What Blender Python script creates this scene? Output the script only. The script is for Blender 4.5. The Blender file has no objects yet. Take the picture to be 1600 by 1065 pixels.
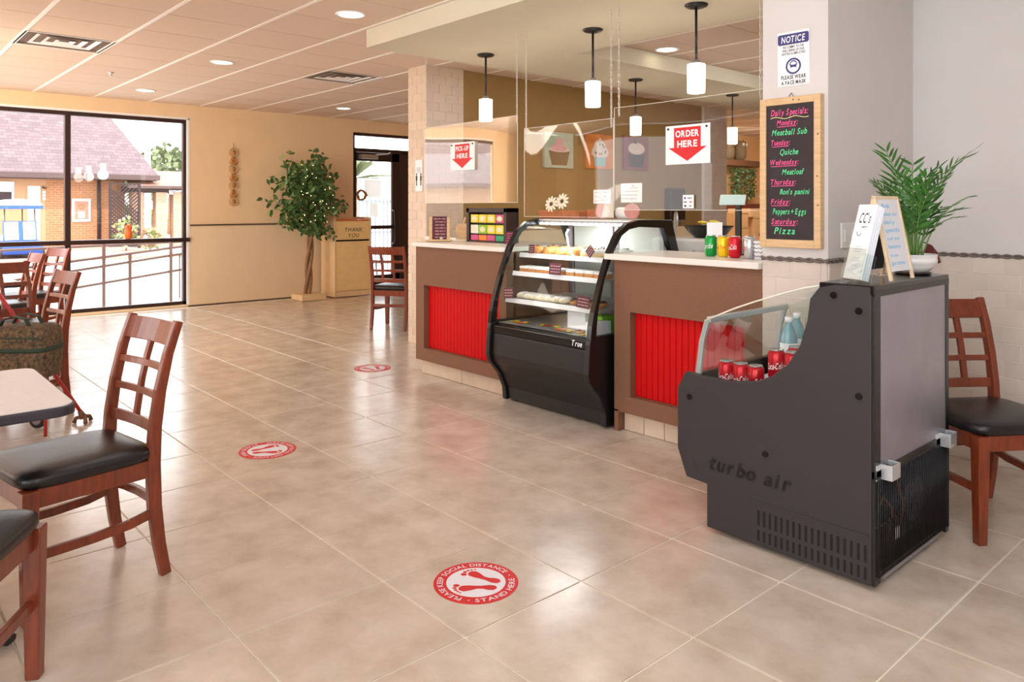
import bpy, bmesh, math, random
from math import sin, cos, pi, radians as R
from mathutils import Matrix, Vector
random.seed(7)
S = bpy.context.scene
COL = S.collection
# ------------------------------------------------------------------ camera, world, sun, large lights, exposure
TH = 0.844
cam = bpy.data.cameras.new('camera'); camo = bpy.data.objects.new('camera', cam); COL.objects.link(camo)
camo.location = (0, 0, 1.35); camo.rotation_euler = (pi/2, 0, TH)
cam.lens = 36*1187/1600; cam.sensor_width = 36; cam.shift_y = (324-532.5)/1600
cam.clip_start = .05; cam.clip_end = 300
S.camera = camo
S.view_settings.view_transform = 'Standard'; S.view_settings.look = 'None'
S.view_settings.gamma = 1; S.view_settings.use_curve_mapping = False
S.view_settings.exposure = 0.2
W = bpy.data.worlds.new('sky'); S.world = W; W.use_nodes = True
wn = W.node_tree.nodes; wl = W.node_tree.links
wtc = wn.new('ShaderNodeTexCoord'); wsep = wn.new('ShaderNodeSeparateXYZ'); wr = wn.new('ShaderNodeValToRGB')
wl.new(wtc.outputs['Generated'], wsep.inputs[0]); wl.new(wsep.outputs['Z'], wr.inputs[0])
wr.color_ramp.elements[0].color = (1, .98, .96, 1); wr.color_ramp.elements[1].color = (.78, .88, 1, 1)
wl.new(wr.outputs[0], wn['Background'].inputs[0])
wn['Background'].inputs[1].default_value = 5.0
def sun_(name, d, e, ang, col):
    l = bpy.data.lights.new(name, 'SUN'); l.energy = e; l.angle = R(ang); l.color = col
    o = bpy.data.objects.new(name, l); COL.objects.link(o); o.location = (0, 0, 12)
    o.rotation_euler = Vector(d).to_track_quat('-Z', 'Y').to_euler(); return o
sun_('sun', (-.55, .35, -.8), 4.0, 2, (1, .95, .87))
def area(name, loc, d, sx, sy, e, col):
    l = bpy.data.lights.new(name, 'AREA'); l.shape = 'RECTANGLE'; l.size = sx; l.size_y = sy; l.energy = e; l.color = col
    o = bpy.data.objects.new(name, l); COL.objects.link(o); o.location = loc
    o.rotation_euler = Vector(d).to_track_quat('-Z', 'Y').to_euler(); return o
area('ceiling_fill', (.9, -1.0, 1.3), (-.45, .55, .85), 1.2, 1.2, 62, (.86, .94, 1))  # unseen upward fill added to brighten the ceiling
area('camera_fill', (.2, -.3, 2.65), (-.3, .75, -.55), 1.6, 1.6, 44, (.68, .86, 1))  # added soft fill from behind the camera, like bounced flash
area('dining_ceiling_fill', (-7.6, -1.6, 1.2), (-.45, .6, .55), 2.0, 1.2, 72, (1, .86, .70))  # unseen fill added to lift the dining side ceiling
area('dining_fill', (-8.0, -.4, 2.66), (-.6, .6, -.6), 2.5, 1.6, 90, (1, .87, .72))  # added fill aimed at the back wall, no fixture there
area('near_fill', (-.3, 2.0, 2.7), (-.3, .6, -1), 1.2, 1.0, 22, (.74, .88, 1))  # unseen fill added for the near right side
area('counter_fill', (-3.5, 1.7, 2.7), (-.1, .7, -1), 2.0, .5, 18, (.88, .95, 1))  # added fill for the counter, kept out of view
area('kitchen_light', (-3.2, 6.6, 2.7), (-.4, 0, -1), 1.6, 2.5, 70, (.95, .97, 1))
area('back_room_light', (-6.9, 11.5, 2.6), (-.4, .2, -1), 1.5, 1.5, 60, (1, .95, .88))
# ------------------------------------------------------------------ materials
def lin(c):
    return tuple(((x/255)/12.92 if x/255 <= .04045 else ((x/255+.055)/1.055)**2.4) for x in c)
def mat(name, rgb, rough=.5, metal=0, noise=None, bump=None, emit=0, spec=.5, coat=0, stretch=(1, 1, 1), rnd=0, rgb2=None, trans=0, coords='Object'):
    m = bpy.data.materials.new(name); m.use_nodes = True
    N = m.node_tree.nodes; L = m.node_tree.links; b = N['Principled BSDF']
    c = lin(rgb)+(1,)
    b.inputs['Base Color'].default_value = c; b.inputs['Roughness'].default_value = rough
    b.inputs['Metallic'].default_value = metal; b.inputs['Specular IOR Level'].default_value = spec
    b.inputs['Coat Weight'].default_value = coat; b.inputs['Coat Roughness'].default_value = .1
    b.inputs['Transmission Weight'].default_value = trans
    if emit:
        b.inputs['Emission Color'].default_value = c; b.inputs['Emission Strength'].default_value = emit
    m.diffuse_color = c
    def co(sc):
        if coords == 'World': t = N.new('ShaderNodeNewGeometry').outputs['Position']
        else: t = N.new('ShaderNodeTexCoord').outputs['Object']
        mp = N.new('ShaderNodeMapping'); mp.inputs['Scale'].default_value = [sc*s for s in stretch]
        L.new(t, mp.inputs[0]); return mp.outputs[0]
    src = None
    if noise:
        sc, amt = noise[:2]; n = N.new('ShaderNodeTexNoise'); n.inputs['Scale'].default_value = 1; n.inputs['Detail'].default_value = 6
        n.inputs['Roughness'].default_value = .6
        L.new(co(sc), n.inputs['Vector'])
        r = N.new('ShaderNodeValToRGB'); r.color_ramp.elements[0].position = .3; r.color_ramp.elements[1].position = .7
        lo = tuple(max(0, x*(1-amt)) for x in c[:3])+(1,); hi = tuple(min(1, x*(1+amt)) for x in c[:3])+(1,)
        if rgb2: lo = lin(rgb2)+(1,)
        r.color_ramp.elements[0].color = lo; r.color_ramp.elements[1].color = hi
        L.new(n.outputs['Fac'], r.inputs[0]); src = r.outputs[0]
    if rnd:
        oi = N.new('ShaderNodeObjectInfo'); mr = N.new('ShaderNodeMapRange'); mr.inputs['To Min'].default_value = 1-rnd; mr.inputs['To Max'].default_value = 1+rnd
        L.new(oi.outputs['Random'], mr.inputs['Value'])
        hs = N.new('ShaderNodeHueSaturation'); hs.inputs['Color'].default_value = c
        if src: L.new(src, hs.inputs['Color'])
        L.new(mr.outputs[0], hs.inputs['Value']); src = hs.outputs[0]
    if src: L.new(src, b.inputs['Base Color'])
    if bump:
        n = N.new('ShaderNodeTexNoise'); n.inputs['Scale'].default_value = 1; n.inputs['Detail'].default_value = 4
        L.new(co(bump[0]), n.inputs['Vector']); bp = N.new('ShaderNodeBump'); bp.inputs['Strength'].default_value = bump[1]; bp.inputs['Distance'].default_value = .01
        L.new(n.outputs['Fac'], bp.inputs['Height']); L.new(bp.outputs[0], b.inputs['Normal'])
    return m
def glass(name, tint=(1, 1, 1), refl=.06, rough=.02, edge=3.0):
    m = bpy.data.materials.new(name); m.use_nodes = True; N = m.node_tree.nodes; L = m.node_tree.links
    N.remove(N['Principled BSDF']); t = N.new('ShaderNodeBsdfTransparent'); t.inputs[0].default_value = (*tint, 1)
    g = N.new('ShaderNodeBsdfGlossy'); g.inputs['Roughness'].default_value = rough; g.inputs[0].default_value = (1, 1, 1, 1)
    lw = N.new('ShaderNodeFresnel'); lw.inputs[0].default_value = 1.33
    mu = N.new('ShaderNodeMath'); mu.operation = 'MULTIPLY_ADD'; mu.inputs[1].default_value = edge*.5; mu.inputs[2].default_value = refl*.3
    cl = N.new('ShaderNodeClamp'); L.new(lw.outputs[0], mu.inputs[0]); L.new(mu.outputs[0], cl.inputs[0])
    mx = N.new('ShaderNodeMixShader'); L.new(cl.outputs[0], mx.inputs[0]); L.new(t.outputs[0], mx.inputs[1]); L.new(g.outputs[0], mx.inputs[2])
    L.new(mx.outputs[0], N['Material Output'].inputs[0]); m.diffuse_color = (.8, .9, .9, .3); return m
def brickmat(name, c1, c2, mort, scale, bw, rh, ms, swap=True, rough=.9):
    m = mat(name, c1, rough); N = m.node_tree.nodes; L = m.node_tree.links
    g = N.new('ShaderNodeNewGeometry'); sp = N.new('ShaderNodeSeparateXYZ'); cb = N.new('ShaderNodeCombineXYZ')
    L.new(g.outputs['Position'], sp.inputs[0]); L.new(sp.outputs['Y'], cb.inputs['X']); L.new(sp.outputs['Z' if swap else 'X'], cb.inputs['Y'])
    b = N.new('ShaderNodeTexBrick'); b.inputs['Color1'].default_value = lin(c1)+(1,); b.inputs['Color2'].default_value = lin(c2)+(1,); b.inputs['Mortar'].default_value = lin(mort)+(1,)
    b.inputs['Scale'].default_value = scale; b.inputs['Brick Width'].default_value = bw; b.inputs['Row Height'].default_value = rh; b.inputs['Mortar Size'].default_value = ms
    L.new(cb.outputs[0], b.inputs['Vector']); L.new(b.outputs['Color'], N['Principled BSDF'].inputs['Base Color']); return m
M = {}
def dm(k, *a, **kw): M[k] = mat(k, *a, **kw)
dm('floor_tile', (208, 194, 180), .21, spec=.9, noise=(5.5, .11), rnd=.035, coords='World', bump=(30, .02), rgb2=(190, 172, 154))
dm('grout', (236, 224, 208), .8)
dm('ceil_tile', (222, 198, 178), .95, noise=(240, .05), bump=(160, .1), coords='World', rnd=.015)
dm('tbar', (250, 240, 232), .5)
dm('ceil_gap', (120, 96, 80), .9)
dm('vent_shade', (120, 98, 84), .8)
dm('case_white', (214, 218, 210), .35)
dm('thin_paper', (250, 248, 246), .8)
dm('soffit', (210, 200, 176), .9, noise=(2, .03))
dm('wall_warm', (240, 208, 166), .85, noise=(3, .03))
dm('wall_low', (238, 212, 176), .85, noise=(3, .03))
dm('wall_pale', (220, 213, 210), .9, noise=(4, .02))
dm('wall_brown', (158, 124, 74), .9, noise=(5, .06))
dm('wall_orange', (232, 188, 130), .9)
dm('wall_tile', (222, 206, 194), .35, rnd=.05, noise=(6, .04), coords='World')
dm('column_tile', (218, 196, 174), .35, rnd=.04, noise=(6, .04), coords='World')
dm('tile_grout', (234, 224, 216), .9)
dm('rope', (120, 105, 98), .45, noise=(60, .3), metal=.2)
dm('trim_dark', (84, 66, 50), .5)
dm('bronze', (58, 36, 32), .4, metal=.3)
dm('alu', (190, 190, 186), .35, metal=.8)
dm('white_paint', (245, 243, 240), .5)
dm('counter_brown', (130, 90, 66), .75, noise=(150, .08), coords='World')
dm('red', (206, 6, 12), .6, spec=.2)
dm('quartz', (240, 232, 224), .25, noise=(120, .04))
dm('toe_tile', (212, 190, 168), .4, noise=(8, .08), coords='World', rnd=.04)
dm('black_metal', (19, 17, 19), .35, bump=(900, .04))
dm('black_gloss', (16, 15, 17), .16)
dm('fridge_black', (46, 40, 43), .55, noise=(700, .15), bump=(700, .15))
dm('void_shade', (8, 8, 9), .8)  # near-black that stands in for shade in slots, gap and compartment
dm('steel', (164, 160, 168), .38, metal=.6, noise=(6, .08))
dm('steel_light', (205, 208, 210), .35, metal=.6)
dm('wood_cherry', (126, 54, 28), .32, noise=(14, .3), stretch=(4, 4, .6), coat=.2)
dm('vinyl', (24, 21, 22), .34, bump=(160, .12))
dm('table_top', (224, 216, 212), .45, noise=(40, .03))
dm('table_edge', (50, 46, 54), .45)
dm('table_base', (30, 28, 28), .5)
dm('pine', (222, 184, 138), .6, noise=(10, .12), stretch=(1, 1, 8))
dm('pine_light', (232, 204, 166), .6, noise=(10, .1))
dm('chalk_black', (58, 47, 50), .8, noise=(12, .15))
dm('paper', (248, 247, 250), .7)
dm('ink_blue', (62, 58, 120), .6)
dm('ink_black', (38, 36, 40), .6)
dm('ink_grey', (150, 150, 158), .6)
dm('chalk_pink', (255, 96, 160), .7)
dm('chalk_green', (104, 232, 160), .7)
dm('chalk_yellow', (230, 220, 160), .7)
dm('chalk_blue', (130, 205, 240), .7)
dm('sign_red', (222, 26, 36), .5)
dm('sticker_red', (212, 26, 30), .45)
dm('sticker_white', (232, 230, 236), .45)
dm('maple', (250, 214, 150), .45, noise=(5, .06), stretch=(1, 1, 3))
dm('maple_side', (240, 206, 160), .5, noise=(5, .06))
dm('orange', (236, 112, 40), .4)
dm('trunk', (150, 112, 80), .8, noise=(14, .25), stretch=(3, 3, .5))
dm('leaf_dark', (76, 110, 56), .42, rnd=.35, noise=(9, .3))
dm('leaf_pale', (140, 160, 92), .5, rnd=.3, noise=(9, .25))
dm('palm_green', (58, 108, 40), .45, rnd=.3, noise=(20, .25))
dm('palm_stem', (96, 136, 60), .5)
dm('red_leaf', (100, 30, 26), .5)
dm('pot_white', (236, 232, 228), .35, noise=(9, .04))
dm('soil', (178, 140, 90), .9, noise=(60, .4))
dm('bead', (255, 232, 170), .4, emit=3)
dm('lamp_glass', (255, 246, 232), .3, emit=5.5)
dm('recessed', (255, 240, 222), .4, emit=5)
dm('led', (250, 252, 255), .4, emit=9)
dm('can_red', (206, 20, 38), .28, metal=.35)
dm('can_green', (20, 150, 66), .28, metal=.35)
dm('can_yellow', (238, 200, 24), .3, metal=.25)
dm('can_alu', (205, 208, 214), .25, metal=.9)
dm('bottle_blue', (170, 214, 224), .15, trans=.5)
dm('frost', (226, 226, 232), .6)
dm('cream', (244, 226, 190), .6, noise=(40, .15))
dm('pastry', (206, 138, 74), .7, noise=(50, .35), bump=(60, .5))
dm('pastry_pale', (230, 196, 140), .7, noise=(50, .2), bump=(60, .5))
dm('sugar', (246, 242, 238), .8, bump=(90, .4))
dm('choc', (66, 38, 30), .4, noise=(30, .3))
dm('lime', (140, 222, 60), .4)
dm('plum_card', (92, 42, 56), .7, noise=(30, .2))
dm('paint_mint', (188, 200, 178), .8, noise=(12, .12))
dm('paint_orange', (218, 132, 62), .8, noise=(12, .2))
dm('paint_plum', (140, 62, 76), .8, noise=(12, .2))
dm('paint_pink', (226, 170, 176), .8, noise=(20, .12))
dm('paint_cup', (128, 104, 76), .8, noise=(30, .25))
dm('paint_cream', (226, 208, 196), .8, noise=(30, .1))
dm('paint_blue', (146, 186, 196), .8, noise=(20, .1))
dm('paint_darkcup', (66, 52, 56), .8, noise=(30, .2))
dm('tea_yellow', (236, 214, 60), .5); dm('tea_green', (150, 200, 50), .5); dm('tea_pink', (206, 80, 130), .5); dm('tea_white', (232, 232, 220), .5); dm('tea_orange', (236, 132, 50), .5); dm('tea_teal', (40, 160, 110), .5)
dm('dark_wood', (46, 28, 24), .4, noise=(12, .2))
dm('terracotta', (176, 96, 58), .7, noise=(20, .25))
dm('pink_wood', (206, 140, 130), .6, noise=(20, .12))
dm('petal', (250, 246, 230), .6)
dm('seed', (40, 28, 20), .8)
dm('cardboard', (214, 168, 116), .8, noise=(8, .06))
dm('box_brown', (120, 78, 50), .7)
dm('snack_yellow', (232, 200, 60), .5, noise=(30, .3))
dm('teal', (60, 170, 160), .4)
dm('chain_metal', (214, 206, 196), .3, metal=.85)
dm('ornament', (176, 116, 62), .5, noise=(40, .4))
dm('ornament_gold', (216, 170, 104), .35, metal=.3)
dm('bag_cloth', (112, 88, 62), .8, noise=(55, .5), rgb2=(22, 30, 27))
dm('bag_green', (44, 62, 48), .7)
dm('cart_red', (186, 40, 40), .35)
dm('rubber', (48, 34, 30), .7)
dm('copper', (196, 120, 70), .3, metal=.8)
dm('coil', (112, 112, 124), .4, metal=.6)
dm('asphalt', (214, 206, 200), .9, noise=(3, .05), coords='World')
dm('paver', (170, 132, 116), .9, noise=(6, .12), coords='World')
dm('rail_paint', (96, 70, 62), .5)
dm('stucco', (178, 140, 104), .9)
dm('fascia', (80, 60, 57), .7)
dm('ext_wood', (50, 36, 37), .8)
dm('ext_pink', (170, 122, 102), .9)
dm('cart_blue', (44, 82, 160), .4)
dm('cart_white', (240, 240, 244), .5)
dm('yellow_bush', (156, 154, 50), .7, rnd=.2)
dm('far_green', (112, 122, 86), .8, rnd=.2)
dm('fence_grey', (110, 118, 124), .5)
dm('switch', (236, 234, 228), .4)
dm('machine_grey', (206, 202, 198), .4)
dm('screen_pale', (206, 236, 240), .3)
M['plexi'] = glass('plexi', (.97, .97, .96), .02, .02, .5)
M['window_glass'] = glass('window_glass', (.97, .98, .98), .10, .0, 1.2)
M['case_glass'] = glass('case_glass', (.93, .96, .95), .05, .03, .6)
def translucent(k):
    m = M[k]; N = m.node_tree.nodes; L = m.node_tree.links; t = N.new('ShaderNodeBsdfTranslucent'); t.inputs[0].default_value = (.9, .89, .87, 1)
    x = N.new('ShaderNodeMixShader'); x.inputs[0].default_value = .5; L.new(N['Principled BSDF'].outputs[0], x.inputs[1]); L.new(t.outputs[0], x.inputs[2]); L.new(x.outputs[0], N['Material Output'].inputs[0])
translucent('thin_paper')
M['plexi_edge'] = mat('plexi_edge', (232, 226, 212), .3)
M['brick'] = brickmat('brick', (164, 112, 76), (152, 100, 66), (178, 136, 104), 1, .24, .085, .012)
M['roof'] = brickmat('roof', (100, 82, 84), (116, 97, 98), (84, 68, 70), 1, .26, .125, .008)
M['ext_brick_pale'] = brickmat('ext_brick_pale', (176, 138, 114), (168, 128, 106), (188, 156, 134), 1, .24, .085, .012)
# ------------------------------------------------------------------ mesh builder
_gl = {}
def glyph(ch, size, bold, shear):
    k = (ch, bold, shear)
    if k not in _gl:
        cu = bpy.data.curves.new('g', 'FONT'); cu.body = ch; cu.size = 1; cu.offset = bold; cu.shear = shear; cu.resolution_u = 3
        o = bpy.data.objects.new('g', cu); me = o.to_mesh()
        vs = [(v.co.x, v.co.y) for v in me.vertices]; fs = [tuple(p.vertices) for p in me.polygons]
        o.to_mesh_clear(); bpy.data.objects.remove(o); bpy.data.curves.remove(cu)
        if bold and any(abs(v[0]-.4) > 1.1 or v[1] > 1.05 or v[1] < -.45 for v in vs): return glyph(ch, size, 0, shear)
        _gl[k] = (vs, fs, (min(v[0] for v in vs), max(v[0] for v in vs)) if vs else (0, .25))
    return _gl[k]
def textgeo(s, size, bold=.0, shear=0, gap=.09, sx=1.0):
    x = 0; V = []; F = []
    for ch in s:
        if ch == ' ': x += .3; continue
        vs, fs, (a, b) = glyph(ch, size, bold, shear)
        n = len(V); V += [((v[0]-a+x)*size*sx, v[1]*size) for v in vs]; F += [tuple(i+n for i in f) for f in fs]
        x += b-a+gap
    return V, F, max(0, (x-gap))*size*sx
def plane(o, xd, yd):
    x = Vector(xd).normalized(); y = Vector(yd).normalized(); z = x.cross(y)
    m = Matrix((x, y, z)).transposed().to_4x4(); m.translation = Vector(o); return m
class MB:
    def __init__(s, mx=None): s.v = []; s.f = []; s.mi = []; s.sm = []; s.mx = mx
    def add(s, vs, fs, m=0, smooth=False, mx=None):
        n = len(s.v); t = mx or s.mx
        s.v += [tuple(t @ Vector(v)) for v in vs] if t else [tuple(v) for v in vs]
        s.f += [tuple(i+n for i in f) for f in fs]; s.mi += [m]*len(fs); s.sm += [smooth]*len(fs); return s
    def box(s, x0, x1, y0, y1, z0, z1, m=0, mx=None):
        return s.add([(x0, y0, z0), (x1, y0, z0), (x1, y1, z0), (x0, y1, z0), (x0, y0, z1), (x1, y0, z1), (x1, y1, z1), (x0, y1, z1)],
                     [(0, 3, 2, 1), (4, 5, 6, 7), (0, 1, 5, 4), (1, 2, 6, 5), (2, 3, 7, 6), (3, 0, 4, 7)], m, mx=mx)
    def prism(s, poly, ax, a, b, m=0, smooth=False, mx=None):
        def P(p, t): return (t, p[0], p[1]) if ax == 'x' else (p[0], t, p[1]) if ax == 'y' else (p[0], p[1], t)
        n = len(poly); vs = [P(p, a) for p in poly]+[P(p, b) for p in poly]
        s.add(vs, [tuple(range(n))[::-1], tuple(range(n, 2*n))], m, False, mx)
        k = len(s.v)-2*n
        for i in range(n):
            j = (i+1) % n; s.f.append((k+i, k+j, k+n+j, k+n+i)); s.mi.append(m); s.sm.append(smooth)
        return s
    def cyl(s, p0, p1, r0, r1=None, n=16, m=0, mx=None, caps=True, smooth=True):
        r1 = r0 if r1 is None else r1; p0 = Vector(p0); p1 = Vector(p1); d = (p1-p0).normalized()
        a = d.orthogonal().normalized(); b = d.cross(a); vs = []
        for p, r in ((p0, r0), (p1, r1)):
            for i in range(n): t = 2*pi*i/n; vs.append(p+a*cos(t)*r+b*sin(t)*r)
        s.add(vs, [(i, (i+1) % n, n+(i+1) % n, n+i) for i in range(n)], m, smooth, mx)
        if caps: s.add(vs, [tuple(range(n))[::-1], tuple(range(n, 2*n))], m, False, mx)
        return s
    def tube(s, pts, r, n=8, m=0, mx=None, closed=False):
        pts = [Vector(p) for p in pts]; k = len(pts); rr = r if isinstance(r, (list, tuple)) else [r]*k; vs = []; a = None
        for i, p in enumerate(pts):
            d = (pts[(i+1) % k]-pts[i-1]) if closed else pts[min(i+1, k-1)]-pts[max(i-1, 0)]
            d = d.normalized(); a = d.orthogonal() if a is None else a-d*a.dot(d)
            if a.length < 1e-6: a = d.orthogonal()
            a = a.normalized(); b = d.cross(a)
            for j in range(n): t = 2*pi*j/n; vs.append(p+(a*cos(t)+b*sin(t))*rr[i])
        fs = []
        for i in range(k if closed else k-1):
            i2 = (i+1) % k
            for j in range(n): fs.append((i*n+j, i*n+(j+1) % n, i2*n+(j+1) % n, i2*n+j))
        s.add(vs, fs, m, True, mx)
        if not closed: s.add(vs, [tuple(range(n))[::-1], tuple(range((k-1)*n, k*n))], m, False, mx)
        return s
    def bar(s, pts, w, h, side, m=0, mx=None):
        # rectangular sweep: w along `side`, h along the other normal; w/h may be lists
        pts = [Vector(p) for p in pts]; k = len(pts); sd = Vector(side).normalized(); vs = []
        for i, p in enumerate(pts):
            d = (pts[min(i+1, k-1)]-pts[max(i-1, 0)]).normalized(); u = d.cross(sd).normalized()
            ww = w[i] if isinstance(w, (list, tuple)) else w; hh = h[i] if isinstance(h, (list, tuple)) else h
            for a, b in ((-1, -1), (1, -1), (1, 1), (-1, 1)): vs.append(p+sd*ww*a/2+u*hh*b/2)
        fs = [(0, 1, 2, 3), tuple(range(4*k-1, 4*k-5, -1))]
        for i in range(k-1):
            for j in range(4): fs.append((i*4+j, i*4+(j+1) % 4, i*4+4+(j+1) % 4, i*4+4+j))
        return s.add(vs, fs, m, False, mx)
    def lathe(s, prof, c=(0, 0, 0), n=24, m=0, mx=None, sx=1, sy=1, e=2.0, smooth=True):
        vs = []; fs = []
        for r, z in prof:
            for i in range(n):
                t = 2*pi*i/n; cx, cy = cos(t), sin(t)
                if e != 2: q = (abs(cx)**e+abs(cy)**e)**(-1/e); cx *= q; cy *= q
                vs.append((c[0]+r*cx*sx, c[1]+r*cy*sy, c[2]+z))
        for i in range(len(prof)-1):
            for j in range(n): fs.append((i*n+j, i*n+(j+1) % n, (i+1)*n+(j+1) % n, (i+1)*n+j))
        if prof[0][0] > 1e-5: fs.append(tuple(range(n))[::-1])
        if prof[-1][0] > 1e-5: fs.append(tuple(range((len(prof)-1)*n, len(prof)*n)))
        return s.add(vs, fs, m, smooth, mx)
    def ball(s, c, r, n=10, m=0, mx=None, jit=0):
        r = r if isinstance(r, (list, tuple)) else (r, r, r); k = max(4, n//2); pr = []
        vs = []; fs = []
        for i in range(k+1):
            ph = pi*i/k
            for j in range(n):
                t = 2*pi*j/n; q = 1+(random.uniform(-jit, jit) if jit else 0)
                vs.append((c[0]+r[0]*sin(ph)*cos(t)*q, c[1]+r[1]*sin(ph)*sin(t)*q, c[2]-r[2]*cos(ph)*q))
        for i in range(k):
            for j in range(n): fs.append((i*n+j, i*n+(j+1) % n, (i+1)*n+(j+1) % n, (i+1)*n+j))
        return s.add(vs, fs, m, True, mx)
    def poly(s, pts, m=0, mx=None): return s.add(pts, [tuple(range(len(pts)))], m, False, mx)
    def text(s, st, size, mx, align='C', bold=0, shear=0, m=0, fit=None, gap=.09, fn=None, h=0.0006):
        V, F, w = textgeo(st, size, bold, shear, gap)
        k = fit/w if fit else 1; w *= k
        ox = -w/2 if align == 'C' else 0 if align == 'L' else -w
        s.add([fn(x*k+ox, y) if fn else (x*k+ox, y, h) for x, y in V], F, m, False, mx); return s
    def ribbon(s, pts, w, mx, m=0, h=.0006):
        vs = []; k = len(pts)
        for i in range(k):
            a = Vector(pts[max(i-1, 0)]); b = Vector(pts[min(i+1, k-1)]); d = (b-a); d = d.normalized() if d.length else Vector((1, 0)); nrm = Vector((-d.y, d.x))*w/2
            p = Vector(pts[i]); vs += [(*(p+nrm), h), (*(p-nrm), h)]
        return s.add(vs, [(2*i, 2*i+1, 2*i+3, 2*i+2) for i in range(k-1)], m, False, mx)
    def scribble(s, x0, x1, y, hgt, w, mx, m=0):
        x = x0
        while x < x1-hgt*.3:
            L = min(x1-x, hgt*random.uniform(1.5, 4)); n = max(4, int(L/hgt*5)); pts = []
            for i in range(n): pts.append((x+L*i/(n-1), y+hgt*.5*sin(i*2.1+random.random())*random.uniform(.5, 1)))
            s.ribbon(pts, w, mx, m); x += L+hgt*.6
        return s
    def build(s, name, mats, parent=None, bevel=0, seg=2, sub=0, kind=None, label=None, local=False):
        me = bpy.data.meshes.new(name)
        mats = mats if isinstance(mats, (list, tuple)) else [mats]
        for k in mats: me.materials.append(M[k])
        base = Vector((0, 0, 0))
        me.from_pydata(s.v, [], s.f)
        me.polygons.foreach_set('material_index', s.mi); me.polygons.foreach_set('use_smooth', s.sm)
        bm = bmesh.new(); bm.from_mesh(me); bmesh.ops.remove_doubles(bm, verts=bm.verts, dist=1e-6) if any(s.sm) else None
        bmesh.ops.recalc_face_normals(bm, faces=bm.faces); bm.to_mesh(me); bm.free(); me.update()
        o = bpy.data.objects.new(name, me); COL.objects.link(o)
        if parent:
            o.parent = parent
            if not local: o.matrix_parent_inverse = wm(parent).inverted()
        if bevel:
            b = o.modifiers.new('b', 'BEVEL'); b.width = bevel; b.segments = seg; b.limit_method = 'ANGLE'; b.angle_limit = R(35); b.harden_normals = False
        if sub:
            q = o.modifiers.new('s', 'SUBSURF'); q.levels = sub; q.render_levels = sub
        if kind: o['kind'] = kind
        if label: o['label'] = label
        return o
def wm(o):
    m = Matrix.LocRotScale(o.location, o.rotation_euler, o.scale)
    return wm(o.parent) @ o.matrix_parent_inverse @ m if o.parent else m
def tag(o, label, cat, group=None, kind=None):
    if label: o['label'] = label
    if cat: o['category'] = cat
    if group: o['group'] = group
    if kind: o['kind'] = kind
    return o
def thing(name, label, cat, loc=(0, 0, 0), rz=0, group=None):
    o = bpy.data.objects.new(name, None); COL.objects.link(o); o.location = loc; o.rotation_euler = (0, 0, rz); o.empty_display_size = .1
    return tag(o, label, cat, group)
def struct(o, label=None): return tag(o, label, None, None, 'structure')
def inst(src, parent, loc, rot=(0, 0, 0), sc=(1, 1, 1), name=None):
    o = src.copy(); COL.objects.link(o); o.parent = parent; o.location = loc; o.rotation_euler = rot; o.scale = sc
    o.matrix_parent_inverse = wm(parent).inverted() if parent else Matrix()
    if name: o.name = name
    return o
def dup(root, loc, rz, label, group=None):
    r = root.copy(); COL.objects.link(r); r.location = loc; r.rotation_euler = (0, 0, rz); r['label'] = label
    if group: r['group'] = group
    for ch in list(root.children):
        c = ch.copy(); COL.objects.link(c); c.parent = r; c.matrix_parent_inverse = ch.matrix_parent_inverse
        for g in ch.children: d = g.copy(); COL.objects.link(d); d.parent = c; d.matrix_parent_inverse = g.matrix_parent_inverse
    return r
NY = lambda o: plane(o, (1, 0, 0), (0, 0, 1))      # surface facing -y
PXF = lambda o: plane(o, (0, 1, 0), (0, 0, 1))     # surface facing +x
# ------------------------------------------------------------------ structure: floor
CT, ST = cos(TH), sin(TH)
def view_uv(p):
    X = p[0]*CT+p[1]*ST; Z = -p[0]*ST+p[1]*CT
    return (800+1187*X/Z, 324-1187*(p[2]-1.35)/Z, Z) if Z > .1 else (9999, 9999, Z)
XW, ZC = -10.67, 2.745
floor = struct(MB().box(XW-.1, 2.5, -3, 14, -.08, -.004).build('floor', 'grout'), 'beige stone tile floor of the cafe with pale grout')
fx, fy, tw, td = -2.363, 2.011, .4782, .5336
tiles = []
for i in range(-18, 11):
    for j in range(-10, 20):
        x, y = fx+tw*(i+.5), fy+td*(j+.5)
        if x-tw/2 < XW: continue
        u, v, z = view_uv((x, y, 0))
        hid = (y > 3.6 and -5.1 < x) or (y > 4.4 and x > -6.3) or (y > 8.2)
        tiles.append((z if (-60 < u < 1660 and v < 1150 and not hid) else 999, x, y))
tiles.sort()
g = .0035
tm = MB().box(-tw/2+g, tw/2-g, -td/2+g, td/2-g, -.012, 0).build('tile', 'floor_tile', floor, bevel=.0015, seg=1)
rest = MB(); first = True
for k, (z, x, y) in enumerate(tiles):
    if k < 300 and z < 900:
        if first: tm.location = (x, y, 0); first = False
        else: inst(tm, floor, (x, y, 0))
    else: rest.box(x-tw/2+g, x+tw/2-g, y-td/2+g, y+td/2-g, -.012, 0)
rest.build('tile_field', 'floor_tile', floor, kind='stuff')
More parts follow.
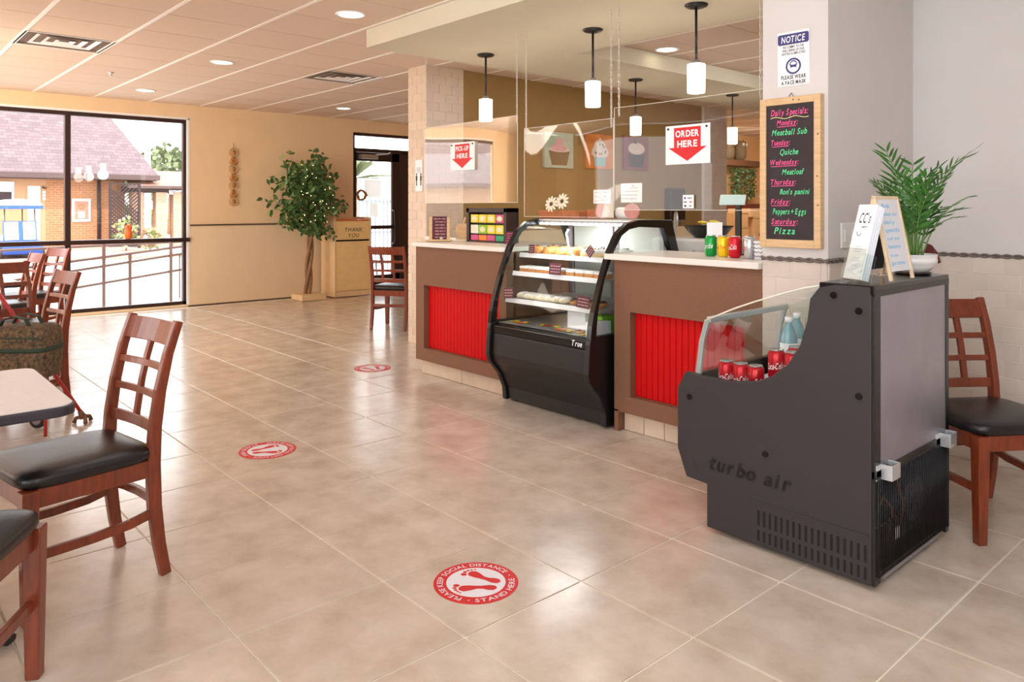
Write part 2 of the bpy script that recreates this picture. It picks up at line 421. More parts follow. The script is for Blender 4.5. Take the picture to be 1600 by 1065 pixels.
# ------------------------------------------------------------------ ceiling
ceil = struct(MB().box(XW-.1, 2.5, -3, 14, ZC+.03, ZC+.12).build('ceiling', 'ceil_gap'), 'suspended ceiling of square pale panels in a white grid')
cw, cd = .625, .657
cm = MB().box(-cw/2+.0045, cw/2-.0045, -cd/2+.004, cd/2-.004, 0, .02).build('ceiling_panel', 'ceil_tile', ceil)
first = True; rest = MB(); lines = MB()
for i in range(-4, 18):
    for j in range(-6, 20):
        x, y = -8.25+cw*(i+.5), 1.11+cd*(j+.5)
        if x < XW+.2: continue
        if abs(x+7.31) < .1 and (abs(y-1.44) < .1 or abs(y-4.07) < .1): continue
        u, v, z = view_uv((x, y, ZC))
        vis = -80 < u < 1690 and -90 < v and not (-5.0 < x and 3.3 < y < 4.4) and not (x > -1.9 and y > 3)
        if vis:
            if first: cm.location = (x, y, ZC); first = False
            else: inst(cm, ceil, (x, y, ZC))
        else: rest.box(x-cw/2+.003, x+cw/2-.003, y-cd/2+.004, y+cd/2-.004, ZC, ZC+.02)
rest.build('ceiling_panel_field', 'ceil_tile', ceil, kind='stuff')
for j in range(-6, 20):
    y = 1.11+cd*j
    MB().box(XW, 2.4, y-.014, y+.014, ZC-.004, ZC+.012).build('ceiling_bar', 'tbar', ceil)
# soffit: L shaped dropped ceiling above the counter
sp = [(-5.2, 3.1), (2.4, 3.1), (2.4, 4.5), (-4.26, 4.5), (-4.26, 9.8), (-1.72, 9.8), (-1.72, 11), (-5.2, 11)]
struct(MB().prism(sp, 'z', 2.6, ZC-.004).build('ceiling_soffit', 'soffit'), 'tan dropped soffit hanging above the service counter')
# ------------------------------------------------------------------ back wall with window and door openings
wb = MB()
def wpiece(y0, y1, z0, z1):
    if z0 < 1.1 < z1: wb.box(XW-.16, XW, y0, y1, z0, 1.1, 1); z0 = 1.1
    wb.box(XW-.16, XW, y0, y1, z0, z1, 1 if z1 <= 1.1 else 0)
wpiece(-3, -1.5, 0, ZC); wpiece(3.585, 6.12, 0, ZC); wpiece(8.3, 14, 0, ZC); wpiece(-1.5, 3.585, 2.55, ZC); wpiece(6.12, 8.3, 2.545, ZC); wpiece(-1.5, 3.585, 0, .03)
wall_b = struct(wb.build('wall_back', ['wall_warm', 'wall_low']), 'warm beige back wall with paler lower half')
struct(MB().box(XW, XW+.02, 3.6, 5.62, 1.098, 1.118).build('trim_1', 'trim_dark', bevel=.003), 'thin dark chair rail along the beige back wall')
struct(MB().box(XW, XW+.012, 3.585, 5.6, 0, .016).build('baseboard_back', 'trim_dark'), 'thin dark strip at the foot of the back wall')
struct(MB().box(XW-.16, XW+.004, 3.57, 3.60, .03, 2.56).box(XW-.16, XW+.004, -1.5, 3.6, 2.545, 2.57).build('trim_2', 'white_paint'), 'pale edge bead around the window opening')
win = struct(MB().box(XW-.11, XW-.04, -1.5, 3.57, 2.495, 2.545).box(XW-.11, XW-.04, 3.53, 3.57, .03, 2.5).box(XW-.11, XW-.04, -1.5, 3.57, .03, .075).build('window_1', 'bronze'), 'large bronze framed storefront window with a low rail outside')
for y in (.1, 2.145): MB().box(XW-.12, XW-.03, y-.032, y+.032, .03, 2.5).build('mullion', 'bronze', win, bevel=.004)
MB().box(XW-.13, XW+.03, -1.5, 3.60, .885, .94).build('sill_bar', 'bronze', win, bevel=.005)
for y0, y1 in ((-1.5, .07), (.13, 2.11), (2.18, 3.53)):
    MB().box(XW-.08, XW-.075, y0, y1, .94, 2.5).build('pane', 'window_glass', win)
    MB().box(XW-.08, XW-.075, y0, y1, .07, .89).build('pane', 'window_glass', win)
# door
dr = struct(MB().box(XW-.12, XW-.02, 6.12, 8.3, 2.50, 2.545).box(XW-.12, XW-.02, 6.12, 8.3, 2.24, 2.30).box(XW-.12, XW-.02, 6.12, 6.16, 0, 2.5).box(XW-.12, XW-.02, 7.02, 7.2, 0, 2.26).build('door_1', 'bronze'), 'bronze framed glass entrance door beside the tiled column')
lf = MB().box(XW-.09, XW-.04, 6.17, 7.01, 2.10, 2.235).box(XW-.09, XW-.04, 6.17, 7.01, .02, .25).box(XW-.09, XW-.04, 6.17, 6.20, .02, 2.24).box(XW-.09, XW-.04, 6.87, 7.01, .02, 2.24).build('door_leaf', 'bronze', dr)
MB().box(XW-.07, XW-.065, 6.2, 6.88, .25, 2.1).build('pane', 'window_glass', dr)
MB().box(XW-.07, XW-.065, 6.16, 8.3, 2.3, 2.5).build('pane', 'window_glass', dr)
MB().box(XW-.09, XW-.04, 7.2, 8.2, .02, 2.24).build('door_leaf', 'bronze', dr)
MB().box(XW-.05, XW+.03, 6.2, 6.9, 1.0, 1.06).build('push_bar', 'bronze', dr, bevel=.01)
MB().tube([(XW-.02, 6.86, .75), (XW+.06, 6.86, .78), (XW+.06, 6.86, 1.28), (XW-.02, 6.86, 1.31)], .014, 8).build('pull_handle', 'black_gloss', dr)
cl = MB().box(XW-.04, XW+.05, 6.24, 6.55, 2.13, 2.2).build('door_closer', 'alu', dr)
MB().tube([(XW+.03, 6.5, 2.2), (XW+.16, 6.66, 2.21), (XW+.02, 6.8, 2.25)], .01, 6).build('closer_arm', 'alu', cl)
# unseen walls of the room (window walls behind and beside the camera)
wf = MB()
for x0, x1 in ((XW, -9.6), (-7.3, -2.9), (.3, 2.5)): wf.box(x0, x1, -3.15, -3, 0, ZC)  # unseen middle bay closed to cut daylight on the floor
wf.box(XW, 2.5, -3.15, -3, 0, .6).box(XW, 2.5, -3.15, -3, 2.55, ZC)
struct(wf.build('wall_front', 'wall_warm'), 'beige window wall of the dining room')
struct(MB().box(2.5, 2.65, -3, 4.7, 0, ZC).build('wall_near', 'wall_pale'), 'pale side wall of the room')
# pillar and right wall
def tilewall(st, mx, w, h, tw_, th_, m, gap=.0035, skip=None):
    # running bond tiles as children of structure st; mx maps (x along, y up, z out)
    full = MB(mx).box(-tw_/2+gap/2, tw_/2-gap/2, -th_/2+gap/2, th_/2-gap/2, -.006, .004).build('tile', m, st, bevel=.0012, seg=1) if False else None
    meshes = {}
    rows = int(math.ceil(h/th_-1e-6))
    for r in range(rows):
        y0 = h-th_*(r+1); y1 = h-th_*r; y0 = max(0, y0)
        x = -tw_/2 if r % 2 else 0
        while x < w-1e-4:
            a, b = max(0, x), min(w, x+tw_)
            if b-a > .012 and not (skip and skip((a+b)/2, (y0+y1)/2)):
                key = (round(b-a, 3), round(y1-y0, 3)); c = mx @ Vector(((a+b)/2, (y0+y1)/2, 0))
                q, p = (b-a)/2-gap/2, (y1-y0)/2-gap/2
                if key not in meshes:
                    o = MB().box(-q, q, -p, p, -.004, .0012).build('tile', m, st, bevel=.0012, seg=1); meshes[key] = o
                else:
                    o = meshes[key].copy(); COL.objects.link(o); o.parent = st
                o.matrix_parent_inverse = wm(st).inverted(); o.location = c; o.rotation_euler = mx.to_euler()
            x += tw_
pil = struct(MB().box(-2.045, -1.704, 3.53, 4.75, 0, ZC).build('wall_pillar', 'wall_pale'), 'white square pillar at the end of the counter with tiled base')
pf = MB().box(-2.043, -1.706, 3.526, 3.53, 0, 1.088).box(-1.704, -1.7, 3.53, 4.55, 0, 1.088).build('tile_grout', 'tile_grout', pil)
tilewall(pil, NY((-2.045, 3.524, 0)), .341, 1.086, .155, .089, 'wall_tile', skip=lambda a, b: b < .35)
tilewall(pil, PXF((-1.698, 3.53, 0)), 1.02, 1.086, .155, .089, 'wall_tile', skip=lambda a, b: b < .95)
wr_ = struct(MB().box(-1.704, 2.5, 4.55, 4.7, 0, ZC).build('wall_right', 'wall_pale'), 'pale pinkish wall above tile at the edge of the room')
MB().box(-1.7, .2, 4.546, 4.55, 0, 1.088).build('tile_grout', 'tile_grout', wr_)
tilewall(wr_, NY((-1.7, 4.544, 0)), 1.6, 1.086, .149, .0885, 'wall_tile')
def rope(name, p0, p1, label):
    p0, p1 = Vector(p0), Vector(p1); L = (p1-p0).length; d = (p1-p0)/L; a = Vector((0, 0, 1)); b = d.cross(a); mb = MB(); n = int(L/.012)
    for k in range(2):
        mb.tube([p0+d*L*i/n+(a*cos(i*.75+k*pi)+b*sin(i*.75+k*pi))*.0065 for i in range(n+1)], .0065, 6)
    return struct(mb.build(name, 'rope'), label)
rope('trim_3', (-2.045, 3.517, 1.095), (-1.692, 3.517, 1.095), 'twisted grey rope moulding across the white pillar face')
rope('trim_4', (-1.692, 3.517, 1.095), (-1.692, 4.54, 1.095), 'twisted grey rope moulding along the side of the pillar')
rope('trim_5', (-1.692, 4.54, 1.095), (.1, 4.54, 1.095), 'twisted grey rope moulding along the right wall')
sw = thing('switch_plate', 'white wall plate with an outlet on the pillar side', 'switch plate', (-1.7, 3.72, 1.21))
MB().box(-1.704, -1.694, 3.655, 3.815, 1.15, 1.275).build('plate', 'switch', sw, bevel=.003)
for y in (3.695, 3.775): MB().box(-1.696, -1.690, y-.017, y+.017, 1.18, 1.245).build('rocker', 'switch', sw, bevel=.004)
# tiled column at the left end of the counter, kitchen walls
colm = struct(MB().box(-6.40, -6.10, 4.305, 4.76, 0, ZC).build('wall_column', 'tile_grout'), 'square column clad in small beige tile beside the counter')
tilewall(colm, NY((-6.41, 4.301, 0)), .314, 2.742, .155, .089, 'column_tile')
tilewall(colm, PXF((-6.096, 4.302, 0)), .46, 2.742, .155, .089, 'column_tile', skip=lambda a, b: b < .8)
struct(MB().box(-6.3, -6.1, 4.76, 8.93, 0, ZC).build('wall_kitchen', 'wall_brown'), 'ochre brown kitchen wall hung with three paintings')
c2 = struct(MB().box(-6.35, -6.06, 8.93, 9.48, 0, ZC).build('wall_column_rear', 'tile_grout'), 'far grey tiled column at the end of the brown kitchen wall')
tilewall(c2, PXF((-6.056, 8.93, 0)), .55, 2.742, .155, .089, 'wall_tile', skip=lambda a, b: b < .95)
struct(MB().box(-8.2, -8.05, 8.4, 14, 0, ZC).build('wall_rear', 'wall_orange'), 'orange wall of the room beyond the kitchen')
struct(MB().box(XW, -8.05, 8.3, 8.45, 0, ZC).build('wall_side', 'wall_warm'), 'beige wall past the entrance door')
struct(MB().box(-8.2, -1.6, 14, 14.1, 0, ZC).build('wall_end', 'wall_orange'), 'orange end wall beyond the kitchen')
struct(MB().box(-1.72, -1.6, 4.7, 14, 0, ZC).build('wall_inner', 'wall_brown'), 'brown side wall of the kitchen')
# ------------------------------------------------------------------ counters
def counter(name, x0, x1, px0, px1, label, wood_l):
    t = thing(name, label, 'counter', (x0, 3.53, 0))
    b = MB().box(x0, px0, 3.53, 3.62, .12, 1.035).box(px1, x1, 3.53, 3.62, .12, 1.035).box(px0, px1, 3.53, 3.62, .727, 1.035).box(px0, px1, 3.53, 3.62, .12, .22).box(x0, x1, 3.60, 3.98, .12, 1.03).box(x0, x1, 3.60, 3.98, 0, .13)
    if wood_l: b.box(x0, x0+.03, 3.53, 3.62, 0, .13)
    b.build('body', 'counter_brown', t)
    n = int(round((px1-px0)/.042)); w = (px1-px0)/n
    s0 = None
    for i in range(n):
        c = (px0+w*(i+.5), 3.575, .4735)
        if s0 is None:
            s0 = MB().box(-w/2+.0015, w/2-.0015, 0, .02, -.2535, .2535).build('slat', 'red', t, bevel=.004, seg=1); s0.location = c
        else: inst(s0, t, c)
    xx = x0+(.035 if wood_l else .01)
    while xx < x1-.02:
        b_ = min(x1, xx+.53) if xx > x0+.2 or not wood_l else xx+.15
        MB().box(xx+.002, b_-.002, 3.58, 3.605, .002, .112).build('toe_tile', 'toe_tile', t, bevel=.002, seg=1); xx = b_
    return t
counter('service_counter', -5.148, -4.03, -5.037, -4.10, 'brown counter section with red beadboard panel under the pick-up sign', False)
counter('service_counter', -3.035, -2.047, -2.912, -2.15, 'brown counter section with red beadboard panel under the soda cans', True)
w1 = MB().prism([(-5.17, 3.50), (-4.06, 3.50), (-4.03, 3.53), (-4.03, 4.30), (-6.09, 4.30), (-6.09, 4.28), (-5.17, 4.28)], 'z', 1.035, 1.07)
tag(w1.build('worktop', 'quartz', bevel=.004), 'white stone worktop under the tea box display', 'worktop')
w2 = MB().prism([(-3.085, 3.49), (-2.047, 3.49), (-2.047, 4.05), (-3.06, 4.05), (-3.06, 3.503), (-3.085, 3.503)], 'z', 1.035, 1.07)
tag(w2.build('worktop', 'quartz', bevel=.004), 'white stone worktop under the row of soda cans', 'worktop')
# ------------------------------------------------------------------ drinks merchandiser (front right)
fr = thing('drinks_cooler', 'black open drinks cooler with stepped side and silver rear panel', 'cooler', (-1.5, 3.07, 0))
prof = [(-1.154, .018), (-1.831, .018), (-1.831, .196), (-1.933, .2), (-1.979, .315), (-1.979, .576), (-1.938, .648), (-1.843, .643), (-1.76, .642), (-1.692, .646), (-1.606, .662), (-1.537, .694), (-1.471, .75), (-1.422, .828), (-1.393, .925), (-1.381, 1.01), (-1.342, 1.06), (-1.285, 1.074), (-1.154, 1.074)]
MB().prism(prof, 'y', 2.715, 2.745).build('side_panel', 'fridge_black', fr, bevel=.006)
MB().prism(prof, 'y', 3.396, 3.426).build('side_panel', 'fridge_black', fr, bevel=.006)
MB().prism([(-1.822, .03), (-1.822, .205), (-1.925, .21), (-1.968, .32), (-1.968, .57), (-1.930, .636), (-1.905, .636), (-1.905, .545), (-1.62, .545), (-1.62, .62), (-1.37, .62), (-1.37, .03)], 'y', 2.745, 3.396).build('cabinet', 'black_metal', fr)
MB().box(-1.40, -1.37, 2.745, 3.396, .62, 1.03).build('back_liner', 'steel_light', fr)
for z, x0 in ((.551, -1.89), (.626, -1.61)):
    rk = MB()
    for i in range(18): x = x0+i*.0135; rk.tube([(x, 2.75, z), (x, 3.39, z)], .002, 5)
    for y in (2.8, 3.1, 3.35): rk.tube([(x0, y, z-.003), (x0+.235, y, z-.003)], .003, 5)
    rk.build('wire_shelf', 'steel_light', fr, kind='stuff')
MB().box(-1.345, -1.143, 2.7155, 3.4255, 1.04, 1.075).build('top', 'black_gloss', fr, bevel=.004)
MB().box(-1.37, -1.154, 2.745, 3.396, .42, 1.04).build('rear_housing', 'black_metal', fr)
MB().box(-1.154, -1.143, 2.716, 2.765, .02, 1.045).box(-1.154, -1.143, 3.392, 3.425, .02, 1.045).box(-1.154, -1.141, 2.716, 3.425, .395, .425).box(-1.154, -1.142, 2.716, 3.425, 1.035, 1.06).build('rear_frame', 'black_metal', fr, bevel=.002)
MB().box(-1.152, -1.146, 2.765, 3.392, .425, 1.036).build('rear_panel', 'steel', fr)
for y in (2.80, 3.36):
    MB().box(-1.146, -1.105, y-.036, y-.030, .388, .442).box(-1.146, -1.105, y+.030, y+.036, .388, .442).box(-1.108, -1.103, y-.036, y+.036, .388, .442).box(-1.148, -1.141, y-.075, y-.03, .388, .442).build('bracket', 'steel_light', fr, bevel=.002)
# rear grille with the compressor behind
gw = MB()
n = 44
for i in range(n):
    y = 2.735+(3.408-2.735)*i/(n-1); gw.tube([(-1.139, y, .045), (-1.139, y, .40)], .0022, 5)
for z in (.048, .225, .398): gw.tube([(-1.142, 2.72, z), (-1.142, 3.42, z)], .003, 5)
gw.build('rear_grille', 'black_metal', fr, kind='stuff')
MB().box(-1.365, -1.16, 2.75, 3.39, .03, .045).build('machine_tray', 'void_shade', fr)
MB().box(-1.16, -1.148, 2.80, 3.33, .02, .042).build('kick_strip', 'steel', fr)
MB().lathe([(.001, 0), (.07, .0), (.085, .03), (.085, .12), (.06, .165), (.001, .175)], (-1.25, 2.93, .05), 18).build('compressor', 'black_gloss', fr)
cf = MB()
for i in range(16): cf.box(-1.33, -1.22, 3.09+i*.017, 3.094+i*.017, .05, .30)
cf.cyl((-1.215, 3.22, .19), (-1.20, 3.22, .19), .09, n=20)
cf.build('condenser_fins', 'coil', fr, kind='stuff')
ct = MB().tube([(-1.22, 2.90, .2), (-1.2, 2.92, .27), (-1.19, 2.97, .22), (-1.18, 2.96, .10)], .006, 6).tube([(-1.2, 3.06, .10), (-1.19, 3.08, .2), (-1.2, 3.05, .3), (-1.24, 3.0, .33)], .006, 6)
ct.build('copper_pipe', 'copper', fr)
MB().box(-1.175, -1.17, 2.955, 2.995, .11, .15).build('rating_label', 'paper', fr)
mx = NY((0, 2.7148, 0))
sc = MB()
for x, z in ((-1.289, 1.031), (-1.198, .982), (-1.198, .679), (-1.914, .544), (-1.562, .386)):
    o = MB().cyl((x, 2.716, z), (x, 2.709, z), .013, .012, 16).cyl((x, 2.709, z), (x, 2.7075, z), .006, .006, 6).build('screw', 'black_gloss', fr)
sl = MB()
for i in range(18):
    x = -1.592+(.416)*i/17
    for z0, z1 in ((.098, .157), (.037, .080)):
        sl.box(x-.0045, x+.0045, 2.7138, 2.7165, z0, z1)
sl.build('slot_shade', 'void_shade', fr, kind='stuff')  # solid dark boxes painted as the shade inside open slots
MB().prism([(-1.64, .165), (-1.62, .185), (-1.17, .185), (-1.165, .19), (-1.165, .196), (-1.63, .194), (-1.65, .172)], 'y', 2.7125, 2.7155).build('vent_rib', 'fridge_black', fr, bevel=.001)
for w, x, f_ in (('turbo', -1.71, .21), ('air', -1.51, .115)): MB().text(w, .085, NY((x, 2.7148, .265)), bold=.02, shear=.25, fit=f_, h=.0035).build('embossed_lettering', 'black_metal', fr)
# clear end screens, front post, bar, low front pane
arc = [(-1.938, .65), (-1.895, .668), (-1.873, .792), (-1.85, .874), (-1.779, .907), (-1.704, .941), (-1.618, .975), (-1.535, 1.005), (-1.468, 1.028), (-1.404, 1.048), (-1.349, 1.06)]
pane = [(-1.90, .646), (-1.878, .79), (-1.85, .874)]+arc[4:]+[(-1.381, 1.01), (-1.393, .925), (-1.422, .828), (-1.471, .75), (-1.537, .694), (-1.606, .662), (-1.692, .646), (-1.843, .643)]
for y in (2.732, 3.408): MB().prism(pane, 'y', y-.0025, y+.0025).build('end_screen', 'case_glass', fr)
er = MB()
er.tube([(x, 2.732, z) for x, z in [(-1.85, .874)]+arc[4:]], .0035, 6); er.build('screen_edge', 'plexi_edge', fr)
for y in (2.75, 3.392): MB().bar([(-1.893, y, .64), (-1.873, y, .79), (-1.848, y, .875)], .018, .022, (0, 1, 0)).build('front_post', 'steel_light', fr, bevel=.003)
MB().box(-1.852, -1.832, 2.745, 3.40, .865, .89).build('front_bar', 'steel_light', fr, bevel=.004)
MB().add([(-1.905, 2.76, .64), (-1.905, 3.385, .64), (-1.856, 3.385, .87), (-1.856, 2.76, .87)], [(0, 1, 2, 3)]).build('front_pane', 'case_glass', fr)
# soda cans
def can(name, m, word, label, group, loc, rz, word_m='paper', size=.036):
    t = thing(name, label, 'soda can', loc, rz, group)
    MB().lathe([(.024, 0), (.033, .009), (.033, .104), (.0275, .115)], (loc[0], loc[1], loc[2]), 22).build('body', m, t)
    MB().lathe([(.0275, .115), (.0285, .118), (.0275, .1205), (.025, .117), (.001, .116)], loc, 22).box(loc[0]-.006, loc[0]+.006, loc[1]-.012, loc[1]+.006, loc[2]+.117, loc[2]+.119).build('lid', 'can_alu', t)
    if word:
        def fn(x, y): a = x/.0333-pi/2; return (loc[0]+.0333*cos(a), loc[1]+.0333*sin(a), loc[2]+.045+y)
        def fn2(x, y):
            a = x/.0333-pi/2+rz; return (loc[0]+.0333*cos(a), loc[1]+.0333*sin(a), loc[2]+.044+y+x*.12)
        MB().text(word, size, Matrix(), shear=.35, bold=.012, gap=.04, fn=fn2, fit=.075 if len(word) > 4 else .05).build('lettering', word_m, t)
    return t
# (frost bloom on the cold cans is real geometry: a lid ring of white)
cl_ = ['red cola can nearest the front glass in the cooler', 'red cola can, second from the front glass in the cooler', 'red cola can, third from the front glass in the cooler']
for i in range(3): can('soda_can', 'can_red', 'Coca-Cola', cl_[i], 'red cola cans in the cooler', (-1.79+i*.0685, 2.80, .553+.035), .25)
for i in range(2): can('soda_can', 'can_red', 'Coca-Cola', ['red cola can on the raised step, left one', 'red cola can on the raised step, behind the cut-out edge'][i], 'red cola cans in the cooler', (-1.573+i*.07, 2.82, .63+.032), .25)
for i in range(2): can('soda_can', 'can_red', 'Coca-Cola', ['red cola can deeper inside the cooler behind the front row', 'red cola can on the far side of the cooler floor'][i], 'red cola cans in the cooler', (-1.56+i*.07, 2.95, .63+.028), .2)
cr = MB()
cr.box(-1.83, -1.63, 2.77, 3.38, .554, .587)
tag(cr.build('can_tray', 'frost'), 'frosted white tray under the cans in the cooler', 'tray')
tag(MB().box(-1.605, -1.42, 2.77, 3.38, .631, .657).build('can_tray', 'frost'), 'frosted white tray on the upper step of the cooler', 'tray')
bt = thing('water_bottle', 'pale blue plastic water bottle standing in the cooler', 'bottle', (-1.70, 3.15, .588))
MB().lathe([(.001, 0), (.035, .003), (.037, .08), (.033, .09), (.037, .10), (.037, .18), (.026, .22), (.014, .245), (.013, .255)], (-1.70, 3.15, .588), 18).build('body', 'bottle_blue', bt)
MB().cyl((-1.70, 3.15, .842), (-1.70, 3.15, .866), .0165, n=16).build('cap', 'paper', bt)
MB().lathe([(.0378, .105), (.0378, .165)], (-1.70, 3.15, .588), 18).build('label', 'cart_white', bt)
b2 = dup(bt, (-1.74, 3.30, .588), .4, 'pale blue plastic water bottle behind the other one in the cooler')
# ------------------------------------------------------------------ things on the cooler top
br = thing('brochure_holder', 'white menu brochures in a clear holder on the cooler', 'brochure holder', (-1.255, 2.78, 1.075))
Q = plane((-1.258, 2.772, 1.088), (.89, -.45, 0), (.117, .232, .966))
MB(Q).box(-.052, .052, 0, .118, -.003, -.001).box(-.052, .052, 0, .002, -.055, 0).box(-.052, -.050, 0, .1, -.05, 0).box(.050, .052, 0, .1, -.05, 0).build('holder', 'case_glass', br)
for k in range(4): MB(Q).box(-.049+k*.0006, .049+k*.0006, .004, .285-k*.002, -.012-k*.009, -.010-k*.009).build('brochure', 'paper', br)
bx = plane(Q @ Vector((0, 0, -.0098)), Q.to_3x3() @ Vector((1, 0, 0)), Q.to_3x3() @ Vector((0, 1, 0)))
lt = MB().text("CC's", .055, bx @ Matrix.Translation((0, .215, 0)), shear=.3, bold=.006, fit=.058).text('eatery', .016, bx @ Matrix.Translation((.006, .196, 0)), shear=.3, fit=.03)
lt.build('lettering', 'ink_black', br)
lt = MB()
lt.ribbon([(-.016+.011*cos(a), .178+.012*sin(a)) for a in [pi*.9+i*.3 for i in range(12)]], .004, bx)
for y, w in ((.125, .03), (.116, .045), (.107, .034), (.082, .035), (.073, .044), (.055, .03)): lt.scribble(-w/2-.004, w/2-.004, y, .0035, .0013, bx)
lt.build('small_print', 'ink_grey', br)
af = thing('tabletop_easel', 'small wooden A-frame whiteboard with pale blue writing on the cooler', 'easel sign', (-1.215, 3.0, 1.075))
for xs, nm, mm in ((.058, 'board', 'paper'), (-.058, 'board', 'chalk_black')):
    top = Vector((-1.22, 2.99, 1.393)); bot = Vector((-1.22+xs, 3.0, 1.078)); up = (top-bot).normalized()
    P = plane(bot, (0, 1, 0) if xs > 0 else (0, -1, 0), up)
    for yy in (-.105, .093): MB(P).box(yy, yy+.014, 0, .318, -.006, .006).build('leg', 'pine_light', af, bevel=.002)
    MB(P).box(-.105, .107, .308, .32, -.005, .005).build('rail', 'pine_light', af)
    MB(P).box(-.093, .095, .034, .31, -.002, .003).build(nm, mm if xs < 0 else 'sticker_white', af)
    if xs > 0:
        for k, (w, s_) in enumerate((('Ask', .026), ('about our', .024), ('daily', .024), ('specials', .026), ('and our', .024), ('bakery', .026), ('to', .02), ('go menu', .024))):
            MB().text(w, s_*.9, P @ Matrix.Translation((-.07, .275-.031*k, .0035)), align='L', shear=.1, bold=.002, fit=.05+.012*len(w)*.8).build('handwriting', 'chalk_blue', af)
MB().tube([(-1.165, 2.96, 1.13), (-1.19, 2.95, 1.10), (-1.22, 2.94, 1.092), (-1.26, 2.95, 1.10), (-1.27, 2.97, 1.14)], .0022, 6).build('cord', 'pine_light', af)
pp = thing('potted_palm', 'green parlour palm in a ribbed white pot on the cooler', 'potted plant', (-1.25, 3.335, 1.075))
pc = (-1.25, 3.335, 1.075)
MB().lathe([(.06, 0), (.07, .004), (.07, .008), (.001, .008)], pc, 24).build('saucer', 'dark_wood', pp)
MB().lathe([(.045, .008), (.062, .014), (.083, .035), (.083, .041), (.090, .045), (.092, .062), (.089, .066), (.092, .07), (.090, .079), (.094, .083), (.088, .083), (.086, .07), (.001, .07)], pc, 32).build('pot', 'pot_white', pp)
MB().lathe([(.086, .072), (.05, .078), (.001, .080)], pc, 16).build('soil', 'soil', pp)
rn = random.Random(5)
lm_ = None
def frond(az, L, lean, n, droop):
    global lm_
    pts = []; b = Vector((pc[0]+.02*cos(az)+rn.uniform(-.018, .018), pc[1]+.02*sin(az)+rn.uniform(-.018, .018), pc[2]+.075))
    p = b.copy(); th = lean*.35
    for i in range(13):
        pts.append(p.copy()); t = i/12; th2 = th+(lean-th)*t**1.1+droop*t**3
        p = p+Vector((cos(az)*sin(th2), sin(az)*sin(th2), cos(th2)))*L/12
    st = MB().tube(pts, [.0035-.002*i/12 for i in range(13)], 5).build('frond', 'palm_stem', pp)
    side = Vector((-sin(az), cos(az), 0))
    for k in range(n):
        t = .35+.65*k/(n-1); i = min(11, int(t*12)); q = pts[i].lerp(pts[i+1], t*12-i); d = (pts[i+1]-pts[i]).normalized()
        for s in (-1, 1):
            ll = (.125-.05*t)*rn.uniform(.8, 1.15)*(L/.40); fwd = (d*(.35+.45*t)+side*s*(1-.35*t)+Vector((0, 0, rn.uniform(-.2, .12)))).normalized()
            if lm_ is None:
                lm_ = MB().add([(0, 0, 0), (.0055, .2, .001), (.0068, .45, .0), (.0048, .75, -.02), (0, 1, -.08), (-.0048, .75, -.02), (-.0068, .45, 0), (-.0055, .2, .001), (0, .45, -.004)], [(0, 1, 8, 7), (1, 2, 8), (2, 3, 8), (3, 4, 8), (8, 4, 5), (8, 5, 6), (8, 6, 7)]).build('leaflet', 'palm_green', st); o = lm_
            else: o = lm_.copy(); COL.objects.link(o); o.parent = st
            o.matrix_parent_inverse = wm(st).inverted()
            z = d.cross(fwd).normalized(); x = fwd.cross(z)
            m4 = Matrix((x, fwd, z)).transposed().to_4x4(); o.location = q; o.rotation_euler = m4.to_euler(); o.scale = (1.0, ll, ll*.7)
frond(2.75, .46, .36, 12, .25); frond(.75, .47, .52, 12, .55); frond(1.15, .36, .34, 9, .5); frond(2.3, .34, .25, 9, .3)
for a, L, le in ((.2, .30, .75), (-.5, .30, .45), (-1.3, .32, .35), (-2.2, .32, .4), (3.1, .32, .42), (1.9, .40, .22), (.9, .28, 1.0), (1.4, .26, .85), (-.1, .37, .2), (2.6, .28, .75), (-1.8, .26, .7), (.4, .24, 1.05), (1.0, .34, .12), (2.9, .30, .15), (-.9, .33, .18), (-2.7, .29, .3)): frond(a+rn.uniform(-.15, .15), L, le, 7, .55)
MB().add([(-1.24, 3.45, 1.20), (-1.225, 3.475, 1.19), (-1.21, 3.505, 1.155), (-1.205, 3.52, 1.115), (-1.225, 3.50, 1.105), (-1.245, 3.475, 1.12), (-1.25, 3.45, 1.16), (-1.215, 3.485, 1.148)], [(0, 1, 7), (1, 2, 7), (2, 3, 7), (3, 4, 7), (4, 5, 7), (5, 6, 7), (6, 0, 7)]).tube([(-1.25, 3.36, 1.15), (-1.245, 3.42, 1.205), (-1.24, 3.45, 1.20)], .003, 5).build('red_bract', 'red_leaf', pp)
# ------------------------------------------------------------------ pillar signs
ns = thing('notice_sign', 'white NOTICE face mask sign taped high on the pillar', 'sign', (-1.878, 3.527, 2.08))
P = plane((-1.878, 3.526, 2.086), (1, 0, 0), (0, -.02, 1))
MB(P).box(-.083, .083, -.133, .133, -.002, 0).build('sheet', 'paper', ns)
MB(P).prism([(-.075+.0, .07), (.075, .07), (.081, .078), (.081, .115), (.075, .122), (-.075, .122), (-.081, .115), (-.081, .078)], 'z', 0, .0006).build('header', 'ink_blue', ns)
MB().text('NOTICE', .045, P @ Matrix.Translation((0, .080, .0008)), shear=.15, bold=.022, fit=.125).build('title', 'paper', ns)
for k, w in enumerate(('WE COMMIT TO THE', 'WELL-BEING OF OUR', 'VISITORS & EMPLOYEES')): MB().text(w, .0165, P @ Matrix.Translation((0, .052-.0165*k, 0)), bold=.02, fit=(.11, .115, .125)[k]).build('lettering', 'ink_black', ns)
MB().text('PLEASE WEAR', .026, P @ Matrix.Translation((0, -.1, 0)), bold=.03, fit=.13).build('lettering', 'ink_black', ns)
MB().text('A FACE MASK', .026, P @ Matrix.Translation((0, -.127, 0)), bold=.03, fit=.13).build('lettering', 'ink_black', ns)
ic = MB(P); n = 28
